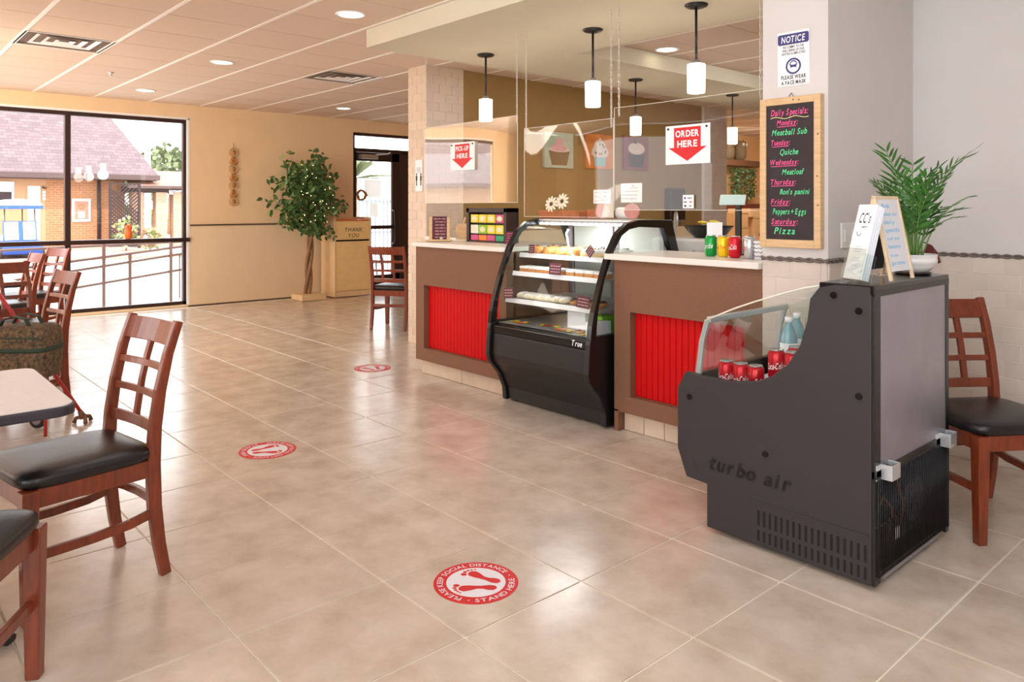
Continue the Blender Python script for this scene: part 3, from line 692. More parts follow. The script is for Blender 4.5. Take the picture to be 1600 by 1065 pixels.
ring = [(.040*cos(2*pi*i/n), -.038+.040*sin(2*pi*i/n), .0006) for i in range(n)]+[(.031*cos(2*pi*i/n), -.038+.031*sin(2*pi*i/n), .0006) for i in range(n)]
ic.add(ring, [(i, (i+1) % n, n+(i+1) % n, n+i) for i in range(n)])
ic.poly([(-.016, -.028, .0006), (-.006, -.032, .0006), (.006, -.032, .0006), (.016, -.028, .0006), (.016, -.046, .0006), (.006, -.043, .0006), (-.006, -.043, .0006), (-.016, -.046, .0006)])
hd = [(.021*cos(t), -.034+.024*sin(t), .0006) for t in [pi*i/12 for i in range(13)]]+[(.017*cos(t), -.034+.018*sin(t), .0006) for t in [pi-pi*i/12 for i in range(13)]]
ic.poly(hd); ic.build('mask_icon', 'ink_blue', ns)
cb = thing('chalkboard', 'pine framed Daily Specials chalkboard hanging on the pillar', 'chalkboard', (-1.878, 3.5, 1.52))
x0, x1, z0, z1, yb = -2.040, -1.722, 1.152, 1.893, 3.49
MB().box(x0, x0+.034, yb, 3.527, z0, z1).box(x1-.034, x1, yb, 3.527, z0, z1).box(x0+.034, x1-.034, yb, 3.527, z1-.036, z1).box(x0+.034, x1-.034, yb, 3.527, z0, z0+.04).build('frame', 'pine', cb, bevel=.003)
MB().box(x0+.03, x1-.03, yb+.008, 3.525, z0+.03, z1-.03).build('slate', 'chalk_black', cb)
MB().tube([(-1.90, 3.515, 1.89), (-1.885, 3.521, 1.915), (-1.868, 3.515, 1.89)], .002, 6).build('hanging_wire', 'trim_dark', cb)
P = NY((0, yb+.0075, 0)); xc = -1.884
rows = [('Daily Specials:', 0, .0, .195, .044, 'p'), ('Monday:', -.01, 0, .112, .038, 'p'), ('Meatball Sub', 0, 0, .185, .041, 'g'), ('Tuesday:', -.045, 0, .10, .038, 'p'), ('Quiche', .0, 0, .096, .041, 'g'), ('Wednesday:', -.025, 0, .15, .038, 'p'), ('Meatloaf', .02, 0, .115, .038, 'g'), ('Thursday:', -.03, 0, .135, .038, 'p'), ("Ron's panini", .028, 0, .155, .038, 'g'), ('Friday:', -.045, 0, .105, .038, 'p'), ('Peppers + Eggs', 0, 0, .175, .04, 'g'), ('Saturday:', -.025, 0, .14, .038, 'p'), ('Pizza', -.025, 0, .11, .046, 'g')]
for k, (w, dx, _, fit, sz, c) in enumerate(rows):
    z = 1.805-.0488*k
    q = MB().text(w, sz, P @ Matrix.Translation((xc+dx, z, .0008)), shear=.28, bold=.012, fit=fit, gap=.05)
    if c == 'p' and k: q.ribbon([(xc+dx-fit*.48, z-.0075), (xc+dx+fit*.42, z-.006)], .003, P)
    q.build('lettering', 'chalk_pink' if c == 'p' else 'chalk_green', cb)
MB().ribbon([(xc-.1+.2*i/20, 1.793+.005*sin(i*.6)) for i in range(21)], .0035, P).build('underline', 'chalk_yellow', cb)
for x, z in ((-1.86, 1.877), (-1.83, 1.874), (-1.735, 1.70), (-1.738, 1.5), (-1.735, 1.36)): MB().cyl((x, yb+.001, z), (x, yb-.0006, z), .004, n=10).build('knot', 'trim_dark', cb)
# ------------------------------------------------------------------ hanging direction signs, acrylic screens, pendants
def arrow_sign(name, x, z, w, h, lines, label, y=3.585):
    t = thing(name, label, 'sign', (x, y, z)); P = NY((x, y, z))
    MB(P).box(-w/2, w/2, -h/2, h/2, -.004, 0).build('panel', 'paper', t, bevel=.001, seg=1)
    a = w*.30; hd = w*.43
    MB(P).prism([(-a, h*.44), (a, h*.44), (a, -h*.07), (hd, -h*.07), (0, -h*.42), (-hd, -h*.07), (-a, -h*.07)], 'z', 0, .0006).build('arrow', 'sign_red', t)
    for k, s in enumerate(lines): MB().text(s, h*.23, P @ Matrix.Translation((0, h*(.20-.26*k), .0009)), bold=.035, fit=w*(.53 if k == 0 else .45)).build('lettering', 'paper', t)
    for s in (-1, 1): MB().cyl((x+s*w*.43, y, z+h*.42), (x+s*w*.43, y-.006, z+h*.42), .006, n=10).build('grommet', 'ink_black', t)
    return t
arrow_sign('direction_sign', -4.607, 1.742, .30, .215, ('PICK-UP', 'HERE'), 'white sign with red arrow reading PICK-UP HERE')
arrow_sign('direction_sign', -2.545, 1.706, .30, .222, ('ORDER', 'HERE'), 'white sign with red arrow reading ORDER HERE')
def screen(x0, x1, z0, z1, y, label, cx):
    t = thing('acrylic_screen', label, 'plastic screen', ((x0+x1)/2, y, (z0+z1)/2))
    n = 14; sh = MB(); dd = lambda k: .006*sin(pi*k/n*1.7)
    for dy in (0, .004):
        vs = [(x0+(x1-x0)*k/n, y+dd(k)+dy, z) for k in range(n+1) for z in (z0, z1)]
        sh.add(vs, [(2*k, 2*k+2, 2*k+3, 2*k+1) for k in range(n)], 0, True)
    for z in (z0, z1): sh.add([(x0+(x1-x0)*k/n, y+dd(k)+dy, z) for k in range(n+1) for dy in (0.0001, .0039)], [(2*k, 2*k+2, 2*k+3, 2*k+1) for k in range(n)])
    sh.build('sheet', 'plexi', t)
    for a in (((x0, y, z1), (x1, y+.006*sin(1.7*pi), z1)), ((x0, y, z0), (x1, y+.006*sin(1.7*pi), z0)), ((x0, y, z0), (x0, y, z1)), ((x1, y+.006*sin(1.7*pi), z0), (x1, y+.006*sin(1.7*pi), z1))):
        MB().tube([Vector(a[0]).lerp(Vector(a[1]), k/6)+Vector((0, (.006*sin(pi*k/6*1.7) if abs(a[0][0]-a[1][0]) > .1 else 0)-(.006*sin(1.7*pi)*k/6 if abs(a[0][0]-a[1][0]) > .1 else 0), 0)) for k in range(7)], .0022, 4).build('edge', 'plexi_edge', t)
    for x in cx:
        m = MB(); L = 2.6-z1+.05; k = int(L/.022)
        for i in range(k):
            z = z1-.05+.022*(i+.5); q = [(.0055*cos(a), .016*sin(a)) for a in [2*pi*j/8 for j in range(8)]]
            m.tube([(x+(u if i % 2 else 0), y+(0 if i % 2 else u)+.003, z+v) for u, v in q], .0019, 4, closed=True)
        m.build('chain', 'chain_metal', t, kind='stuff')
screen(-5.13, -3.985, 1.385, 2.0, 3.60, 'clear acrylic screen hung on chains behind the pick-up sign', (-5.11, -4.0))
screen(-3.94, -3.115, 1.287, 1.905, 3.62, 'clear acrylic screen hung on chains above the pastry case', (-3.925, -3.14))
screen(-3.095, -2.05, 1.335, 1.965, 3.60, 'clear acrylic screen hung on chains behind the order sign', (-3.06, -2.10))
LP = [(-4.782, 3.965, 'white glass pendant lamp above the pick-up counter'), (-3.61, 3.97, 'white glass pendant lamp above the pastry case'), (-2.745, 3.96, 'white glass pendant lamp above the order counter, largest in view'), (-4.74, 5.83, 'white glass pendant lamp in front of the plum cupcake painting'), (-4.675, 7.43, 'white glass pendant lamp farthest back, near the far column')]
pl0 = None
for x, y, lab in LP:
    if pl0 is None:
        t = pl0 = thing('pendant_lamp', lab, 'pendant lamp', (x, y, 2.6), 0, 'pendant lamps over the counter')
        MB().lathe([(.001, 0), (.07, 0), (.072, -.006), (.062, -.016), (.03, -.022), (.001, -.024)], (x, y, 2.6), 28).build('canopy', 'black_metal', t)
        MB().cyl((x, y, 2.58), (x, y, 2.245), .008, n=10).build('rod', 'black_metal', t)
        MB().lathe([(.001, .03), (.014, .03), (.034, .006), (.036, -.002), (.001, -.002)], (x, y, 2.232), 20).build('socket_cap', 'steel', t)
        MB().lathe([(.052, 0), (.055, -.006), (.054, -.16), (.052, -.176), (.044, -.176), (.047, -.16), (.047, -.01), (.001, -.006)], (x, y, 2.232), 28).build('glass_shade', 'lamp_glass', t)
    else: dup(pl0, (x, y, 2.6), 0, lab)
    l = bpy.data.lights.new('pendant_bulb', 'POINT'); l.energy = 4; l.shadow_soft_size = .1; l.color = (1, .92, .8)
    o = bpy.data.objects.new('pendant_bulb', l); COL.objects.link(o); o.location = (x, y, 2.0)
RL = [(-4.871, 2.773, 'recessed ceiling light nearest the soffit corner'), (-7.301, 2.767, 'recessed ceiling light between the two vents'), (-9.659, 2.754, 'recessed ceiling light nearest the storefront window'), (-9.556, 5.33, 'recessed ceiling light near the ficus tree'), (-4.102, 5.476, 'recessed ceiling light inside the soffit opening')]
r0 = None
for x, y, lab in RL:
    z = ZC
    if r0 is None:
        t = r0 = thing('recessed_light', lab, 'ceiling light', (x, y, z), 0, 'recessed ceiling lights')
        MB().lathe([(.088, -.001), (.108, -.001), (.108, -.005), (.100, -.009), (.088, -.006), (.088, -.001)], (x, y, z), 32).build('trim_ring', 'white_paint', t)
        MB().lathe([(.089, -.004), (.05, -.0025), (.001, -.002)], (x, y, z), 28).build('lens', 'recessed', t)
    else: dup(r0, (x, y, z), 0, lab)
for k, (x, y, lab) in enumerate(((-7.3125, 1.4385, 'square ceiling air vent nearest the storefront window'), (-7.3125, 4.0665, 'square ceiling air vent near the tiled column'))):
    t = thing('ceiling_vent', lab, 'air vent', (x, y, ZC), 0, 'ceiling air vents')
    MB().box(x-.31, x+.31, y-.326, y+.326, ZC+.014, ZC+.020).build('shade_plate', 'vent_shade', t)  # brown sheet painted as the shade behind the louvres
    for q in range(4):
        a = (.312, .225, .145, .07)[q]; w = .035 if q else .022; z = ZC-.004+(0 if q == 0 else .004)
        for s in (-1, 1):
            MB().add([(x-a, y+s*a*1.05, z), (x+a, y+s*a*1.05, z), (x+a-w, y+s*(a*1.05-w), z+(.009 if q else 0)), (x-a+w, y+s*(a*1.05-w), z+(.009 if q else 0))], [(0, 1, 2, 3)]).build('louvre', 'white_paint', t)
            MB().add([(x+s*a, y-a*1.05, z), (x+s*a, y+a*1.05, z), (x+s*(a-w), y+a*1.05-w, z+(.009 if q else 0)), (x+s*(a-w), y-a*1.05+w, z+(.009 if q else 0))], [(0, 1, 2, 3)]).build('louvre', 'white_paint', t)
sp_ = thing('sprinkler', 'small fire sprinkler head in the ceiling beside the vent', 'sprinkler', (-8.62, 2.12, ZC))
MB().lathe([(.03, 0), (.03, -.004), (.012, -.01), (.01, -.03), (.022, -.034), (.022, -.037), (.001, -.038)], (-8.62, 2.12, ZC), 16).build('head', 'steel_light', sp_)
# ------------------------------------------------------------------ curved glass pastry case
pcs = thing('pastry_case', 'black curved-glass pastry display case set between the two counters', 'display case', (-3.54, 3.8, 0))
cp = [(3.49, .012), (3.482, .10), (3.435, .20), (3.347, .30), (3.333, .35), (3.346, .53), (3.383, .72), (3.441, .885), (3.52, 1.075), (3.60, 1.19), (3.69, 1.25), (3.81, 1.272), (4.147, 1.268), (4.232, 1.04), (4.24, .55), (4.22, .012)]
ci = [(3.405, .575), (3.41, .64), (3.425, .74), (3.482, .92), (3.569, 1.087), (3.64, 1.175), (3.71, 1.212), (3.81, 1.226), (4.06, 1.215), (4.15, 1.04), (4.16, .575)]
co_ = [(3.352, .56), (3.362, .64), (3.383, .72), (3.441, .885), (3.52, 1.075), (3.60, 1.19), (3.69, 1.25), (3.81, 1.272), (4.147, 1.268), (4.232, 1.04), (4.238, .56)]
for x0, x1 in ((-4.025, -3.985), (-3.105, -3.065)):
    MB().prism(cp[:5]+[(3.346, .53), (3.352, .56), (3.405, .575), (4.16, .575), (4.238, .56)]+cp[14:], 'x', x0, x1).build('end_panel', 'black_metal', pcs, bevel=.006)
    m = MB(); n = len(ci)
    vs = [(x, *p) for x in (x0, x1) for p in co_+ci]
    fs = []
    for i in range(n-1):
        fs += [(i, i+1, n+i+1, n+i), (2*n+i, 3*n+i, 3*n+i+1, 2*n+i+1), (i, 2*n+i, 2*n+i+1, i+1), (n+i, n+i+1, 3*n+i+1, 3*n+i)]
    m.add(vs, fs).build('end_frame', 'black_gloss', pcs, bevel=.004)
    xm = (x0+x1)/2
    MB().prism(ci, 'x', xm-.002, xm+.002).build('end_glass', 'case_glass', pcs)
MB().prism([(3.51, .02), (3.50, .10), (3.455, .20), (3.372, .30), (3.358, .35), (3.366, .49), (3.40, .50), (4.2, .50), (4.2, .02)], 'x', -3.985, -3.105).build('front_body', 'black_metal', pcs, bevel=.004)
MB().prism([(3.362, .495), (3.366, .545), (3.40, .56), (3.42, .56), (3.42, .495)], 'x', -3.985, -3.105).build('front_rail', 'black_gloss', pcs, bevel=.004)
MB().prism([(3.42, .535), (3.42, .56), (4.2, .56), (4.2, .535)], 'x', -3.985, -3.105).build('deck', 'steel_light', pcs)
MB().text('True', .05, NY((-3.185, 3.3605, .507)), bold=.015, shear=.35, fit=.085, gap=.03).build('lettering', 'paper', pcs)
gp = [(3.378, .56), (3.385, .64), (3.405, .72), (3.462, .885), (3.54, 1.072), (3.617, 1.18), (3.70, 1.237), (3.80, 1.258)]
MB().add([(x, *p) for x in (-3.985, -3.105) for p in gp], [(i, i+1, 8+i+1, 8+i) for i in range(7)], 0, True).build('curved_glass', 'case_glass', pcs)
MB().box(-3.985, -3.105, 3.80, 4.15, 1.252, 1.268).build('lid', 'steel_light', pcs, bevel=.003)
MB().box(-3.985, -3.105, 3.79, 3.84, 1.235, 1.252).build('light_bar', 'steel', pcs)
led = MB()
for i in range(16): x = -3.94+i*.053; led.box(x-.014, x+.014, 3.782, 3.80, 1.228, 1.243)
led.build('led_strip', 'led', pcs, kind='stuff')
ll = bpy.data.lights.new('case_led', 'AREA'); ll.shape = 'RECTANGLE'; ll.size = .82; ll.size_y = .02; ll.energy = 7; ll.color = (.95, .98, 1)
lo = bpy.data.objects.new('case_led', ll); COL.objects.link(lo); lo.location = (-3.545, 3.79, 1.222); lo.rotation_euler = Vector((0, .12, -1)).to_track_quat('-Z', 'X').to_euler()
for x in (-3.985, -3.58, -3.53, -3.14): MB().bar([(x+.02, 4.14, .56), (x+.02, 4.11, 1.25)], .035, .02, (1, 0, 0)).build('door_frame', 'steel', pcs, bevel=.003)
for x0, x1 in ((-3.93, -3.55), (-3.52, -3.13)): MB().add([(x0, 4.13, .58), (x1, 4.13, .58), (x1, 4.115, 1.24), (x0, 4.115, 1.24)], [(0, 1, 2, 3)]).build('rear_door', 'case_white', pcs)
SH = ((3.60, 1.03), (3.535, .905), (3.47, .725))
for y, z in SH:
    MB().box(-3.965, -3.125, y, 4.08, z-.016, z-.006).build('shelf', 'steel_light', pcs)
    MB().bar([(-3.965, y, z-.012), (-3.125, y, z-.012)], .032, .006, (0, .25, 1)).build('shelf_edge', 'cart_white', pcs)
# price cards and pastries in the case
for x, y, z, w, h, r, lab in ((-3.83, 3.60, 1.03, .055, .06, .06, 'small plum price card at the left of the top pastry shelf'), (-3.285, 3.60, 1.03, .062, .062, pi/4, 'plum diamond price card tipped on a corner on the top pastry shelf'), (-3.535, 3.535, .905, .11, .075, 0, 'plum price card standing on the middle pastry shelf'), (-3.21, 3.455, .725, .11, .075, -.05, 'plum price card before the chocolate eclairs on the lowest shelf'), (-3.90, 3.45, .725, .10, .075, .1, 'plum price card at the left end of the lowest pastry shelf')):
    t = thing('price_card', lab, 'price card', (x, y-.012, z)); hh = h if r != pi/4 else h*1.2
    P = plane((x, y-.014, z+hh*.5+.004), (cos(r), 0, sin(r)), (-sin(r), .1, cos(r)))
    MB(P).box(-w/2, w/2, -h/2, h/2, -.002, 0).build('card', 'plum_card', t)
    m = MB()
    for k in range(3): m.scribble(-w*.4, w*.4, h*(.25-.25*k), h*.1, h*.045, P)
    m.build('writing', 'paint_pink', t)
def pastry(kind, pos, rz, where='', first={}):
    nm, lab, grp = {'turnover': ('turnover', 'golden turnover on the top pastry shelf, '+where, 'turnovers on the top shelf'), 'crumb': ('frosted_bun', 'white iced bun with nuts on the top pastry shelf, '+where, 'iced buns on the top shelf'),
        'bar': ('crumb_bar', 'sugar dusted crumb bar on the middle pastry shelf, '+where, 'crumb bars on the middle shelf'), 'cream': ('cream_roll', 'pale cream-filled roll on the lowest pastry shelf, '+where, 'cream rolls on the lowest shelf'), 'eclair': ('eclair', 'chocolate eclair on the lowest pastry shelf, '+where, 'eclairs on the lowest shelf')}[kind]
    if kind in first: return dup(first[kind], pos, rz, lab)
    t = thing(nm, lab, 'pastry', pos, 0, grp); first[kind] = t; x, y, z = pos
    if kind == 'turnover':
        MB().lathe([(.05, 0), (.057, .016), (.047, .042), (.022, .056), (.001, .058)], pos, 14, e=1.5).build('crust', 'pastry', t)
        MB().ball((x, y-.01, z+.054), (.018, .014, .008), 8).build('filling', 'choc', t)
    elif kind == 'crumb':
        MB().lathe([(.045, 0), (.051, .02), (.045, .04), (.001, .042)], pos, 14).build('bun', 'pastry_pale', t)
        MB().lathe([(.049, .030), (.044, .048), (.02, .055), (.001, .056)], pos, 14).build('icing', 'sugar', t)
        m = MB()
        for k in range(7): a = k*2.4; m.ball((x+.028*cos(a)*(k/7+.2), y+.028*sin(a)*(k/7+.2), z+.055), .006, 6)
        m.build('nut_pieces', 'choc', t)
    elif kind == 'bar':
        MB().box(x-.038, x+.038, y-.05, y+.05, z, z+.026).build('base', 'pastry', t, bevel=.005)
        MB().box(x-.038, x+.038, y-.05, y+.05, z+.026, z+.044).build('sugar_top', 'sugar', t, bevel=.005)
    else:
        MB().ball((x, y, z+.022), (.03, .065, .022), 12).build('shell', 'cream' if kind == 'cream' else 'pastry', t)
        MB().ball((x, y, z+.029), (.026, .06, .02), 12).build('topping', 'sugar' if kind == 'cream' else 'choc', t)
    t.rotation_euler.z = rz
    return t
ORD = ['first', 'second', 'third', 'fourth', 'fifth', 'sixth', 'seventh', 'eighth', 'ninth', 'tenth', 'eleventh', 'twelfth', 'thirteenth', 'fourteenth', 'fifteenth', 'sixteenth']
for r in range(2):
    q = ('front', 'rear')[r]
    for i in range(4): pastry('turnover', (-3.86+i*.112+r*.03, 3.68+r*.125, 1.026), rn.uniform(-.4, .4), '%s in the %s row' % (ORD[i], q))
    for i in range(3): pastry('crumb', (-3.39+i*.104+r*.01, 3.68+r*.125, 1.026), rn.uniform(-2, 2), '%s in the %s row' % (ORD[i], q))
for i in range(9): pastry('bar', (-3.89+i*.082+(.04 if i > 4 else 0), 3.61, .90), 0, ORD[i]+' from the left')
for i in range(7): pastry('cream', (-3.885+i*.068, 3.565, .72), 0, ORD[i]+' from the left')
for i in range(4): pastry('eclair', (-3.38+i*.068, 3.565, .72), 0, ORD[i]+' from the left')
def tagbox(nm, m, lab, cat, b, bev=.003): return tag(MB().box(*b).build(nm, m, bevel=bev), lab, cat)
tagbox('cake_box', 'paper', 'white square cake box on the deck of the pastry case', 'box', (-3.50, -3.34, 3.60, 3.74, .561, .67))
tagbox('lime_box', 'lime', 'lime green box beside the white cake box in the pastry case', 'box', (-3.32, -3.21, 3.62, 3.74, .561, .66))
tagbox('cake_box', 'paper', 'small white carton at the right end of the pastry case deck', 'box', (-3.19, -3.12, 3.44, 3.60, .561, .645))
LXS = [-3.9, -3.84, -3.80, -3.62, -3.55, -3.42, -3.38, -3.33, -3.28, -3.26, -3.22, -3.18, -3.66, -3.45, -3.36, -3.24]; LX = sorted(LXS)
for i in range(16):
    x = LXS[i]; y = 3.47+rn.uniform(-.03, .06)+(.03 if i < 5 else 0); rz = rn.uniform(0, 6)
    c = ('tea_yellow', 'orange', 'snack_yellow', 'cart_red')[i % 4]
    o = MB().poly([(.04*(1 if k % 2 else .55)*cos(k*pi/5), .04*(1 if k % 2 else .55)*sin(k*pi/5), .004*((k % 3)-1)) for k in range(10)]).prism([(-.001, 0), (.001, 0), (.001, -.05), (-.001, -.05)], 'z', -.001, .001).build('paper_leaf', c)
    o.location = (x, y, .567); o.rotation_euler.z = rz
    tag(o, '%s paper autumn leaf on the pastry case deck, %s from the left' % (('yellow', 'orange', 'golden', 'red')[i % 4], ORD[LX.index(x)]), 'leaf', 'autumn leaves in the pastry case')
# ------------------------------------------------------------------ things on top of the case
fb = thing('flower_box', 'terracotta coloured planter box with two white daisies on the pastry case', 'flower box', (-3.92, 3.97, 1.27))
MB().box(-4.10, -3.70, 3.92, 4.02, 1.2725, 1.325).build('box', 'terracotta', fb, bevel=.006)
MB().box(-4.11, -3.69, 3.912, 4.028, 1.31, 1.328).build('rim', 'terracotta', fb, bevel=.004)
for q, (x, z) in enumerate(((-3.955, 1.375), (-3.845, 1.395))):
    c = Vector((x, 3.90, z)); P = plane(c, (1, .1, 0), (0, .2, 1)); f_ = None
    hd_ = MB(P).lathe([(.001, .008), (.012, .006), (.014, 0), (.001, -.004)], (0, 0, 0), 12).build('daisy', 'seed', fb)
    for k in range(11):
        a = 2*pi*k/11; Pk = P @ Matrix.Rotation(a, 4, 'Z')
        MB(Pk).add([(0, .01, 0), (.009, .03, .004), (.009, .05, .002), (0, .062, -.004), (-.009, .05, .002), (-.009, .03, .004), (0, .035, -.001)], [(0, 1, 6), (1, 2, 6), (2, 3, 6), (3, 4, 6), (4, 5, 6), (5, 0, 6)]).build('petal', 'petal', hd_)
    MB().tube([c+Vector((0, .003, 0)), (x, 3.94, 1.35), (x, 3.97, 1.31)], .003, 5).build('stem', 'leaf_dark', fb)
m = MB()
for k in range(9): m.ball((-4.04+rn.uniform(-.03, .04), 3.96+rn.uniform(-.02, .02), 1.34+rn.uniform(0, .06)), .009, 7)
m.tube([(-4.02, 3.97, 1.31), (-4.04, 3.97, 1.36), (-4.06, 3.96, 1.41)], .003, 5).build('berry_sprig', 'terracotta', fb)
tagbox('wood_caddy', 'terracotta', 'small brick red wooden caddy right of the daisies on the case', 'caddy', (-3.67, -3.575, 3.97, 4.05, 1.2725, 1.335), .006)
for x, z0, w, h, lab in ((-3.505, 1.425, .155, .095, 'small white price card clipped to a round pink wood stand, left one'), (-3.245, 1.447, .178, .128, 'larger white price card clipped to a round pink wood stand, right one')):
    t = thing('card_stand', lab, 'card stand', (x, 3.96, 1.27))
    P = NY((x, 3.95, 1.325)); n = 28
    MB(P).prism([(.058*cos(2*pi*i/n)*(1.05), .052*sin(2*pi*i/n)) for i in range(n)], 'z', -.012, .006).build('disc', 'pink_wood', t, bevel=.003)
    MB().tube([(x, 3.955, 1.37), (x, 3.952, z0-h/2+.03), (x+.012, 3.944, z0-h/2+.03), (x, 3.944, z0-h/2+.015)], .0018, 5).build('clip_wire', 'pine', t)
    P = NY((x, 3.946, z0)); MB(P).box(-w/2, w/2, -h/2, h/2, -.0015, 0).build('card', 'paper', t)
    m = MB()
    if h > .1: m.scribble(-.025, .025, .048, .012, .004, P)
    for k in range(4 if h > .1 else 3):
        yy = h*.5-.03-.024*k if h > .1 else .03-.03*k
        m.scribble(-w*.42, w*(.3 if h > .1 else -.1), yy, .007, .0025, P)
        if h < .1: m.scribble(w*.1, w*.42, yy, .009, .003, P)
    m.build('print', 'ink_grey', t)
pr = thing('paper_roll', 'white paper roll lying between the two card stands', 'paper roll', (-3.37, 4.04, 1.31))
MB().cyl((-3.44, 4.05, 1.312), (-3.30, 4.05, 1.312), .04, n=20).build('roll', 'paper', pr)
MB().cyl((-3.441, 4.05, 1.312), (-3.299, 4.05, 1.312), .014, n=12).build('core', 'cardboard', pr)
# ------------------------------------------------------------------ things on the pick-up counter
mb_ = thing('menu_board', 'small wood framed menu chalkboard with pink writing on the pick-up counter', 'menu board', (-5.05, 3.70, 1.07))
B = plane((-5.045, 3.69, 1.082), (.68, .73, 0), (-.04, .04, 1)); Bz = B @ Matrix.Rotation(-pi/2, 4, 'X')
MB(B).box(-.10, .10, -.008, .006, -.05, .035).build('base', 'pine', mb_, bevel=.003)
MB(B).box(-.085, -.06, .006, .19, -.012, 0).box(.06, .085, .006, .19, -.012, 0).build('frame', 'pine', mb_, bevel=.002)
MB(B).box(-.06, .06, .006, .195, -.01, -.003).build('slate', 'plum_card', mb_)
m = MB()
for k in range(7): m.scribble(-.048+(.012 if k else 0), .048, .175-.025*k, .011, .004, B @ Matrix.Translation((0, 0, -.0028)))
m.build('writing', 'paint_pink', mb_)
MB(B).ball((.02, .016, .02), .014, 12).build('ball', 'steel_light', mb_)
ab = thing('apple_board', 'apple shaped wooden cutting board leaning near the column', 'cutting board', (-5.27, 4.13, 1.07))
B = plane((-5.27, 4.12, 1.078), (.68, .73, 0), (-.05, .06, 1))
pts = [(.075*cos(a)*(1+.12*cos(3*a+.5)*0), .075+.07*sin(a)*(1-.18*(sin(a) > .9))) for a in [2*pi*i/26 for i in range(26)]]
MB(B).prism([(p[0], min(p[1], .14)) for p in pts], 'z', -.006, .006).prism([(-.012, .135), (.004, .135), (.018, .185), (.004, .188)], 'z', -.005, .005).build('board', 'pine', ab, bevel=.003)
MB(B).box(-.07, .07, -.008, .006, -.03, .02).build('base', 'pine', ab, bevel=.002)
tr = thing('tea_rack', 'dark wood display rack of colourful tea boxes on the pick-up counter', 'display rack', (-4.68, 3.93, 1.07))
x0, x1, z0, z1, yf = -4.93, -4.43, 1.07, 1.345, 3.88
MB().box(x0, x0+.035, yf, yf+.13, z0, z1).box(x1-.035, x1, yf, yf+.13, z0, z1).box(x0, x1, yf, yf+.13, z1-.035, z1).box(x0, x1, yf, yf+.13, z0, z0+.012).box(x0, x1, yf+.118, yf+.13, z0, z1).build('frame', 'dark_wood', tr, bevel=.002)
for k in range(2): MB().box(x0+.035, x1-.035, yf+.02, yf+.12, z0+.062+.088*k, z0+.068+.088*k).build('shelf', 'dark_wood', tr)
cols = [['tea_yellow', 'tea_yellow', 'tea_yellow', 'tea_pink'], ['tea_white', 'tea_green', 'tea_yellow', 'tea_yellow'], ['tea_pink', 'tea_orange', 'tea_pink', 'tea_teal']]
nmc = {'tea_yellow': 'yellow', 'tea_pink': 'pink', 'tea_white': 'white', 'tea_green': 'green', 'tea_orange': 'orange', 'tea_teal': 'teal'}
rw = ['top', 'middle', 'bottom']; cn = ['first', 'second', 'third', 'fourth']
for r in range(3):
    for c in range(4):
        xx = x0+.043+.105*c; h = (.066, .07, .045)[r]; zz = z0+(.158, .070, .0135)[r]; k = cols[r][c]
        t = thing('tea_box', '%s tea box, %s from the left on the %s row of the rack' % (nmc[k], cn[c], rw[r]), 'tea box', (xx+.047, yf+.05, zz), 0, 'tea boxes in the rack')
        MB().box(xx, xx+.095, yf+.012, yf+.10, zz, zz+h).build('carton', k, t, bevel=.002)
        if r < 2: MB(NY((xx+.0475, yf+.0115, zz+h*.5))).prism([(.033*cos(a), .022*sin(a)) for a in [2*pi*i/14 for i in range(14)]], 'z', 0, .0005).build('label', 'cream', t)
t = thing('price_card', 'purple handwritten card leaning at the right of the tea rack', 'price card', (-4.34, 3.86, 1.07))
P = plane((-4.345, 3.855, 1.115), (.9, .3, 0), (0, .15, 1)); MB(P).box(-.05, .05, -.045, .05, -.002, 0).build('card', 'plum_card', t)
m = MB()
for k in range(5): m.scribble(-.04, .04, .036-.018*k, .009, .004, P)
m.build('writing', 'tea_pink', t)
# ------------------------------------------------------------------ things on the order counter
can('soda_can', 'can_green', 'Sprite', 'green lemon-lime soda can, first of the row on the order counter', 'sample cans on the order counter', (-2.50, 3.75, 1.071), -.2, size=.042)
can('soda_can', 'can_yellow', 'Iced Tea', 'yellow iced tea can between the green and red cans', 'sample cans on the order counter', (-2.42, 3.752, 1.071), -.2, 'sign_red', size=.03)
can('soda_can', 'can_red', 'Coca-Cola', 'red cola can beside the yellow can on the order counter', 'sample cans on the order counter', (-2.335, 3.735, 1.071), -.3, size=.04)
can('soda_can', 'can_red', 'Coca-Cola', 'red cola can half hidden behind the silver can', 'sample cans on the order counter', (-2.282, 3.80, 1.071), .2, size=.04)
can('soda_can', 'can_alu', 'Diet', 'silver diet cola can at the right end of the row', 'sample cans on the order counter', (-2.235, 3.722, 1.071), -.9, 'sign_red', size=.04)
tm_ = thing('woven_cup', 'grey and white zigzag patterned cup beside the pillar', 'cup', (-2.165, 3.72, 1.07))
MB().lathe([(.035, .001), (.038, .1), (.034, .1), (.03, .01), (.001, .01)], (-2.165, 3.72, 1.07), 20).build('body', 'paper', tm_)
m = MB()
for q in range(4): m.tube([(-2.165+.039*cos(a), 3.72+.039*sin(a), 1.085+q*.022+.006*(k % 2)) for k, a in enumerate([2*pi*i/22 for i in range(22)])], .0032, 4, closed=True)
m.build('zigzag_bands', 'ink_grey', tm_, kind='stuff')
bt2 = thing('spray_bottle', 'small bottle with a teal cap behind the zigzag cup', 'bottle', (-2.22, 3.88, 1.07))
MB().lathe([(.03, .001), (.032, .09), (.016, .12), (.014, .13), (.001, .13)], (-2.22, 3.88, 1.07), 16).build('body', 'paper', bt2)
MB().lathe([(.021, .128), (.021, .165), (.012, .19), (.001, .19)], (-2.22, 3.88, 1.07), 14).build('cap', 'teal', bt2)
t = thing('brochure_card', 'white folded menu card standing behind the yellow can', 'menu card', (-2.60, 3.90, 1.07))
